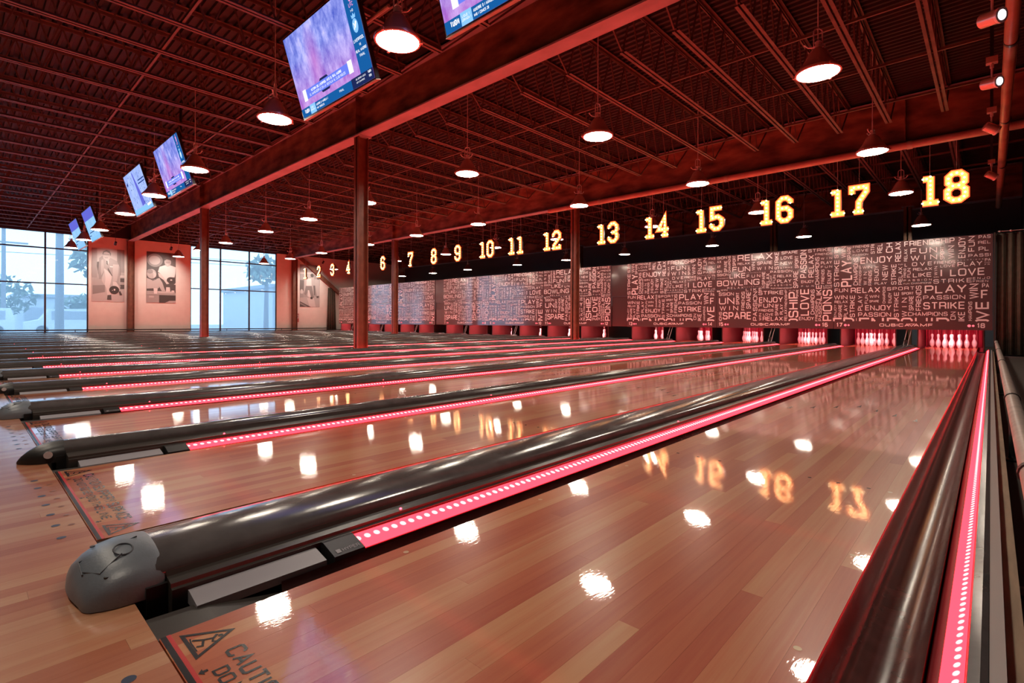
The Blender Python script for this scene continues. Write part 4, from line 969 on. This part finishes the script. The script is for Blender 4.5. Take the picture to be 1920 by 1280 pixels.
poster(4.44, 5.82, 1.68, 4.47, (60, 90, 715, 1175), [
 (.42, [(60, 90), (165, 90), (165, 690), (60, 690)]), (.60, [(165, 90), (565, 90), (565, 560), (165, 560)]), (.30, [(565, 90), (640, 90), (640, 640), (565, 640)]), (.40, [(640, 90), (715, 90), (715, 560), (640, 560)]),
 (.75, [(630, 620), (715, 620), (715, 660), (630, 660)]), (.12, [(630, 680), (715, 680), (715, 760), (630, 760)]), (.5, [(630, 760), (715, 760), (715, 810), (630, 810)]), (.12, [(630, 815), (715, 815), (715, 905), (630, 905)]),
 (.62, [(60, 1030), (310, 980), (715, 900), (715, 1175), (60, 1175)]), (.50, [(100, 690), (330, 690), (320, 850), (80, 850)]), (.32, [(80, 850), (320, 835), (320, 980), (80, 1030)]),
 (.16, [(165, 370), (215, 360), (230, 600), (190, 620), (160, 450)]), (.38, [(270, 235), (205, 290), (200, 420), (185, 560), (205, 720), (240, 715), (300, 570), (310, 430), (340, 320)]),
 (.55, [(245, 330), (300, 300), (300, 540), (250, 640), (235, 560)]),
 (.45, [(280, 260), (340, 320), (430, 270), (560, 330), (620, 450), (620, 640), (600, 760), (640, 860), (600, 910), (540, 790), (475, 700), (470, 640), (380, 540), (300, 480)]),
 (.80, [(300, 500), (380, 550), (460, 640), (440, 760), (415, 860), (445, 1040), (365, 1040), (345, 900), (310, 820), (330, 700)]), (.66, [(300, 570), (255, 740), (300, 830), (330, 700)]),
 (.62, [(480, 400), (600, 400), (590, 560), (560, 740), (480, 770), (475, 560)]), (.80, [(480, 760), (545, 760), (610, 860), (615, 920), (545, 850), (480, 850)]),
 (.92, [(415, 440), (480, 445), (475, 465), (420, 460)]), (.70, [(330, 330), (395, 310), (400, 380), (360, 430)]), (.12, [(343, 335), (368, 335), (378, 430), (352, 405)]), (.15, [(380, 470), (470, 640), (460, 650), (375, 520)]),
 (.60, ell(352, 225, 80, 98)), (.22, [(268, 205), (285, 145), (350, 115), (410, 130), (440, 185), (428, 240), (408, 180), (350, 150), (300, 165), (282, 220)]), (.25, [(290, 200), (405, 205), (405, 217), (290, 212)]), (.3, [(310, 270), (380, 268), (375, 280), (315, 282)]),
 (.05, ell(506, 930, 102, 85)), (.9, ell(512, 925, 16, 20)), (.8, ell(470, 940, 8, 8)), (.10, [(372, 1040), (445, 1032), (452, 1135), (362, 1130)]), (.08, [(598, 965), (628, 945), (672, 1030), (620, 1040)])],
 'poster of a man in a suit bending to roll a bowling ball', .55)
poster(6.82, 8.21, 1.69, 4.52, (75, 125, 670, 1195), [
 (.30, ell(240, 300, 160, 140)), (.55, ell(235, 300, 115, 95)), (.18, [(570, 150), (670, 160), (670, 420), (570, 400)]),
 (.92, [(440, 390), (335, 430), (300, 540), (360, 580), (370, 650), (480, 720), (560, 640), (645, 640), (660, 560), (670, 420), (560, 385)]),
 (.58, ell(502, 315, 70, 98)), (.14, [(425, 300), (438, 235), (490, 205), (560, 222), (585, 295), (545, 270), (480, 262)]), (.25, [(460, 320), (545, 322), (545, 332), (460, 330)]), (.85, [(475, 370), (525, 372), (515, 390), (482, 388)]),
 (.75, [(302, 560), (360, 580), (450, 690), (535, 780), (480, 795), (420, 710), (318, 640)]), (.07, ell(570, 705, 88, 68)), (.85, ell(575, 700, 22, 14)), (.7, [(630, 800), (670, 755), (670, 800)]),
 (.55, ell(175, 590, 95, 102)), (.75, [(205, 530), (265, 590), (262, 640), (215, 680)]), (.35, ell(140, 540, 60, 48)),
 (.60, [(75, 680), (180, 720), (330, 670), (390, 760), (430, 880), (455, 945), (380, 945), (325, 850), (320, 885), (75, 905)]), (.2, [(180, 725), (270, 690), (275, 700), (190, 740)]),
 (.48, [(75, 950), (640, 945), (670, 1000), (670, 1030), (75, 1030)]), (.07, [(325, 1030), (670, 1030), (670, 1150), (420, 1195), (325, 1195)]), (.42, [(75, 1035), (325, 1035), (325, 1195), (75, 1195)]), (.6, [(120, 1050), (220, 1050), (220, 1090), (120, 1090)]),
 (.55, [(440, 1195), (540, 1150), (670, 1145), (670, 1195)]), (.86, [(212, 890), (296, 890), (285, 1005), (222, 1005)]), (.84, [(470, 858), (546, 858), (556, 950), (462, 958)]), (.8, [(580, 925), (640, 925), (640, 965), (580, 965)]), (.7, [(300, 950), (620, 960), (620, 985), (300, 985)])],
 'poster of a young man holding a bowling ball beside a seated child', .10)
poster(15.46, 16.86, 1.65, 4.53, (105, 145, 425, 835), [
 (.35, [(105, 145), (425, 145), (425, 250), (105, 260)]), (.70, [(105, 275), (425, 260), (425, 285), (105, 300)]), (.20, [(105, 400), (170, 400), (165, 580), (105, 580)]), (.55, [(105, 680), (425, 660), (425, 835), (105, 835)]), (.72, [(220, 690), (330, 680), (360, 835), (260, 835)]),
 (.10, [(105, 745), (285, 835), (105, 835)]), (.30, [(110, 760), (230, 830), (200, 835), (110, 790)]), (.25, [(380, 330), (425, 330), (425, 480), (390, 470)]),
 (.66, [(340, 375), (420, 365), (422, 650), (385, 665), (352, 500)]), (.15, ell(400, 350, 18, 28)), (.12, [(370, 655), (410, 645), (410, 680), (375, 685)]),
 (.62, [(280, 340), (330, 345), (352, 480), (335, 660), (310, 660), (285, 500)]), (.12, ell(300, 315, 25, 32)), (.2, [(318, 480), (350, 480), (352, 640), (330, 640)]),
 (.62, [(175, 380), (215, 370), (205, 560), (175, 610), (165, 580)]), (.96, [(212, 370), (285, 362), (292, 485), (205, 492)]), (.30, [(198, 490), (295, 490), (332, 680), (285, 700), (252, 560), (195, 645), (172, 625)]), (.85, [(230, 560), (252, 560), (285, 690), (225, 660)]), (.58, ell(247, 330, 24, 38)), (.06, [(270, 672), (305, 668), (308, 705), (275, 705)]),
 (.70, ell(132, 590, 24, 42)), (.4, [(110, 620), (160, 620), (160, 680), (110, 680)])],
 'poster of bowlers standing at a lane, right of the wall column', .45)

# ------------------------------------------------------------------ hanging screens
def screen_mat(name, kind):
    m = bpy.data.materials.new(name); m.use_nodes = True; nt = m.node_tree; N = nt.nodes; L = nt.links; N.clear()
    out = N.new('ShaderNodeOutputMaterial'); em = N.new('ShaderNodeEmission'); L.new(em.outputs[0], out.inputs[0])
    tc = N.new('ShaderNodeTexCoord'); mp = N.new('ShaderNodeMapping'); L.new(tc.outputs['Object'], mp.inputs[0]); mp.inputs['Scale'].default_value = (4.2, 2.2, 2.3); mp.inputs['Rotation'].default_value = (0, .5, 0)
    n = N.new('ShaderNodeTexNoise'); n.inputs['Scale'].default_value = 1.3; n.inputs['Detail'].default_value = 7; n.inputs['Roughness'].default_value = .7; L.new(mp.outputs[0], n.inputs[0])
    r = N.new('ShaderNodeValToRGB'); L.new(n.outputs[0], r.inputs[0]); e = r.color_ramp.elements
    if kind == 'match':
        e[0].position = .33; e[0].color = (.06, .09, .46, 1); e[1].position = .68; e[1].color = (.50, .48, .86, 1); x = e.new(.5); x.color = (.22, .25, .66, 1)
        # violet zone towards the bottom, a pink player in the middle
        g = N.new('ShaderNodeTexGradient'); m2 = N.new('ShaderNodeMapping'); L.new(tc.outputs['Object'], m2.inputs[0]); m2.inputs['Rotation'].default_value = (0, pi / 2, 0); m2.inputs['Scale'].default_value = (.9, .9, .9)
        sp = N.new('ShaderNodeSeparateXYZ'); L.new(tc.outputs['Object'], sp.inputs[0])
        mr = N.new('ShaderNodeMapRange'); L.new(sp.outputs[2], mr.inputs[0]); mr.inputs[1].default_value = .75; mr.inputs[2].default_value = .15
        mx = N.new('ShaderNodeMixRGB'); L.new(mr.outputs[0], mx.inputs[0]); L.new(r.outputs[0], mx.inputs[1])
        r2 = N.new('ShaderNodeValToRGB'); L.new(n.outputs[0], r2.inputs[0]); q = r2.color_ramp.elements; q[0].position = .3; q[0].color = (.28, .06, .42, 1); q[1].position = .7; q[1].color = (.52, .33, .70, 1)
        L.new(r2.outputs[0], mx.inputs[2])
        # out-of-focus pink player
        m3 = N.new('ShaderNodeMapping'); L.new(tc.outputs['Object'], m3.inputs[0]); m3.inputs['Location'].default_value = (1.1, 0, -1.35); m3.inputs['Scale'].default_value = (4.2, .2, 2.0); m3.inputs['Rotation'].default_value = (0, .12, 0)
        sg = N.new('ShaderNodeTexGradient'); sg.gradient_type = 'SPHERICAL'; L.new(m3.outputs[0], sg.inputs[0])
        mp3 = N.new('ShaderNodeMath'); mp3.operation = 'MULTIPLY'; L.new(sg.outputs[1], mp3.inputs[0]); mp3.inputs[1].default_value = .65; mp3.use_clamp = True
        mx3 = N.new('ShaderNodeMixRGB'); L.new(mp3.outputs[0], mx3.inputs[0]); L.new(mx.outputs[0], mx3.inputs[1]); mx3.inputs[2].default_value = (.50, .13, .46, 1)
        L.new(mx3.outputs[0], em.inputs[0])
    elif kind == 'map':
        e[0].position = .3; e[0].color = (.20, .28, .66, 1); e[1].position = .62; e[1].color = (.36, .47, .83, 1); L.new(r.outputs[0], em.inputs[0])
    else:
        e[0].position = .3; e[0].color = (.19, .38, .66, 1); e[1].position = .7; e[1].color = (.30, .55, .80, 1); L.new(r.outputs[0], em.inputs[0])
    em.inputs[1].default_value = 1.15; return m
S_MATCH, S_MAP, S_PAGE = screen_mat('screen_match', 'match'), screen_mat('screen_map', 'map'), screen_mat('screen_page', 'page')
E_NAVY = emit('gfx_navy', (.008, .10, .33), 1); E_DNAVY = emit('gfx_dark_navy', (.012, .02, .09), 1); E_BLUE = emit('gfx_banner', (.13, .19, .78), 1.05); E_SKY = emit('gfx_sky', (.22, .48, .85), 1.1)
E_WHITE = emit('gfx_white', (.85, .88, .95), 1.1); E_PINK = emit('gfx_pink', (.75, .30, .62), 1); E_PURP = emit('gfx_purple', (.12, .13, .62), 1); E_INK = emit('gfx_ink', (.02, .05, .22), 1); E_PLAYER = emit('gfx_player', (.46, .16, .50), 1)
TW, TH, TILT = 2.02, 1.14, math.radians(17)
def tv(x, kind, lab):
    yb, zb = 3.40, 3.87
    e = empty('hanging_screen', (x, yb, zb), lab, 'television', 'hanging screens')
    ey = Vector((0, -math.sin(TILT), math.cos(TILT))); fr = Frame((x - TW / 2, yb, zb), (1, 0, 0), ey)
    def slab(u0, v0, u1, v1, d0, d1):
        b = MB(); c = [[fr.p(u0, v0, d), fr.p(u1, v0, d), fr.p(u1, v1, d), fr.p(u0, v1, d)] for d in (d0, d1)]; return b.loft(c)
    slab(-.02, -.02, TW + .02, TH + .02, -.06, -.004).build('housing', M_BEZEL, e)
    slab(-.022, -.030, TW + .022, -.020, -.07, .002).build('bottom_edge', M_STEEL, e)
    sm = {'match': S_MATCH, 'map': S_MAP, 'page': S_PAGE}[kind]
    b = MB(); quad(b, fr, 0, 0, TW, TH, .0); sc = b.build('screen', sm, e)
    def g(name, m, fn):
        b = MB(); fn(b); b.build(name, m, sc)
    if kind == 'match':
        g('side_bar', E_NAVY, lambda b: quad(b, fr, TW * .86, .12, TW, TH, .001)); g('ticker_bar', E_NAVY, lambda b: quad(b, fr, 0, 0, TW * .735, .125, .001))
        g('ticker_end', E_DNAVY, lambda b: quad(b, fr, TW * .735, 0, TW, .13, .0012)); g('ticker_box', E_SKY, lambda b: quad(b, fr, TW * .128, .0, TW * .215, .13, .0015))
        def tx(b):
            word(b, fr, 'TUDN', .09, .045, .235, .10, sw=.22, d=.003); word(b, fr, 'LIGUE 1', .285, .075, .40, .10, d=.003); word(b, fr, 'JORNADA 1', .27, .04, .415, .065, d=.003)
            word(b, fr, 'AUXERRE 0 / MARSELLA 1', .46, .07, .82, .10, sw=.16, d=.003); word(b, fr, 'HAB / COMICS 20', .46, .025, .68, .052, sw=.16, d=.003); word(b, fr, 'FINAL', 1.15, .06, 1.27, .09, sw=.16, d=.003)
            word(b, fr, 'LIVERPOOL', 1.755, .50, 2.0, .54, sw=.16, d=.003); word(b, fr, 'VS', 1.86, .44, 1.90, .47, sw=.16, d=.003); word(b, fr, 'REAL MADRID', 1.75, .375, 2.0, .41, sw=.16, d=.003); word(b, fr, 'FINAL', 1.82, .315, 1.94, .35, sw=.16, d=.003); word(b, fr, '1-0', 1.84, .845, 1.90, .875, sw=.18, d=.003)
            word(b, fr, 'VICTORIA DEL LIVERPOOL ANTE EL REAL MADRID', .42, .285, 1.31, .32, sw=.2, d=.003); word(b, fr, 'EL MARCADOR LE DA LA VENTAJA AL CLUB INGLES', .36, .235, 1.40, .268, sw=.13, d=.003)
            word(b, fr, 'GOL DORADO A GOLES', 1.60, .085, 1.84, .105, d=.003); word(b, fr, 'UEFA CHAMPIONS', 1.60, .045, 1.80, .065, d=.003); word(b, fr, 'TUDN', 1.90, .09, 1.98, .12, sw=.2, d=.003); word(b, fr, 'FOX', 1.91, .04, 1.97, .07, sw=.18, d=.003)
        g('lettering', E_WHITE, tx); g('banner', E_BLUE, lambda b: quad(b, fr, .24, .215, 1.52, .345, .0015))
        def bx(b): quad(b, fr, .17, .20, .27, .36, .002); quad(b, fr, 1.49, .20, 1.60, .36, .002)
        g('banner_logo', E_WHITE, bx)
        def tabs(b): poly(b, fr, [(.70, .345), (.96, .345), (.93, .375), (.73, .375)], .002); poly(b, fr, [(.73, .185), (.93, .185), (.96, .215), (.70, .215)], .002)
        g('banner_tab', E_DNAVY, tabs)
        g('bird_crest', E_PINK, lambda b: (poly(b, fr, [(1.85, .98), (1.88, .96), (1.91, .99), (1.92, 1.05), (1.90, 1.09), (1.92, 1.13), (1.89, 1.12), (1.87, 1.08), (1.84, 1.07), (1.86, 1.03)], .003), word(b, fr, 'LFC', 1.83, .905, 1.93, .955, sw=.16, d=.003)))
        def cr(b): disc(b, fr, 1.875, .68, .062, .085, .003, 24); poly(b, fr, [(1.835, .77), (1.915, .77), (1.925, .82), (1.895, .80), (1.875, .835), (1.855, .80), (1.825, .82)], .003)
        g('round_crest', E_SKY, cr); g('crest_detail', E_WHITE, lambda b: (strip(b, fr, [(1.84, .64), (1.90, .73)], .018, .004), strip(b, fr, [(1.84, .72), (1.875, .66), (1.91, .72)], .012, .004)))
    elif kind == 'map':
        g('dark_wedge', E_PURP, lambda b: poly(b, fr, [(.95, 1.10), (1.02, 1.08), (1.25, .55), (1.38, .18), (1.02, .15), (.98, .6)], .001)); g('lower_band', E_SKY, lambda b: quad(b, fr, 0, 0, TW, .14, .0012))
        def ink(b):
            rnd = random.Random(3)
            for i in range(46):
                u = rnd.choice((rnd.uniform(.05, .8), rnd.uniform(1.3, 1.95))); v = rnd.uniform(.18, 1.05)
                strip(b, fr, [(u, v), (u + rnd.uniform(-.07, .07), v + rnd.uniform(-.07, .03)), (u + rnd.uniform(-.03, .1), v + rnd.uniform(-.09, 0))], .012, .002)
            quad(b, fr, 1.35, .80, 2.0, .83, .002); quad(b, fr, 1.3, .72, 1.98, .75, .002); poly(b, fr, [(.10, .90), (.24, .93), (.26, .86), (.14, .82)], .002)
        g('dark_marks', E_INK, ink)
        g('pale_patch', E_WHITE, lambda b: poly(b, fr, [(1.5, .14), (1.9, .16), (1.95, .10), (1.55, .08)], .002))
    else:
        g('top_band', E_PURP, lambda b: quad(b, fr, 0, .78, TW, TH, .001)); g('left_column', E_SKY, lambda b: quad(b, fr, 0, .14, .18, .78, .001)); g('right_column', E_SKY, lambda b: quad(b, fr, 1.72, .25, 1.88, .80, .001))
        g('lower_band', E_BLUE if False else E_SKY, lambda b: quad(b, fr, 0, 0, TW, .12, .0012)); g('dark_rule', E_INK, lambda b: (quad(b, fr, .25, .30, 1.6, .33, .002), quad(b, fr, .05, .19, .4, .22, .002)))
    # mount: two arms, rail and ceiling pole
    top = fr.p(TW / 2, TH * .6, -.06)
    MB().bar(fr.p(TW * .3, .15, -.075), fr.p(TW * .3, TH - .15, -.075), .05, .03).bar(fr.p(TW * .7, .15, -.075), fr.p(TW * .7, TH - .15, -.075), .05, .03).build('mount_arm', M_BLACK, e)
    MB().tube([(x - 1.3, top.y + .16, top.z + .15), (x + 1.3, top.y + .16, top.z + .15)], .025, 8).build('mount_rail', M_STEEL, e, True)
    MB().tube([(x, top.y + .16, top.z + .15), (x, top.y + .16, DECK)], .03, 10).build('ceiling_pole', M_BLACK, e, True)
    MB().box(x - .25, x + .25, top.y + .02, top.y + .15, top.z + .05, top.z + .25).build('mount_plate', M_BLACK, e)
B_ = [RIGHT[1], RIGHT[2], (RIGHT[4]), RIGHT[5], RIGHT[7], RIGHT[8]]
for x, kd, lab in zip(B_, ('match', 'match', 'match', 'map', 'page', 'page'),
    ('hanging screen cut off by the top edge, football on it', 'large hanging screen left of the top lamp showing a football broadcast', 'hanging screen with football, right one of the middle pair', 'hanging screen with a pale map, left one of the middle pair', 'hanging screen with a blue page, right one of the far pair', 'farthest hanging screen with a blue page, before the window')):
    tv(x, kd, lab)
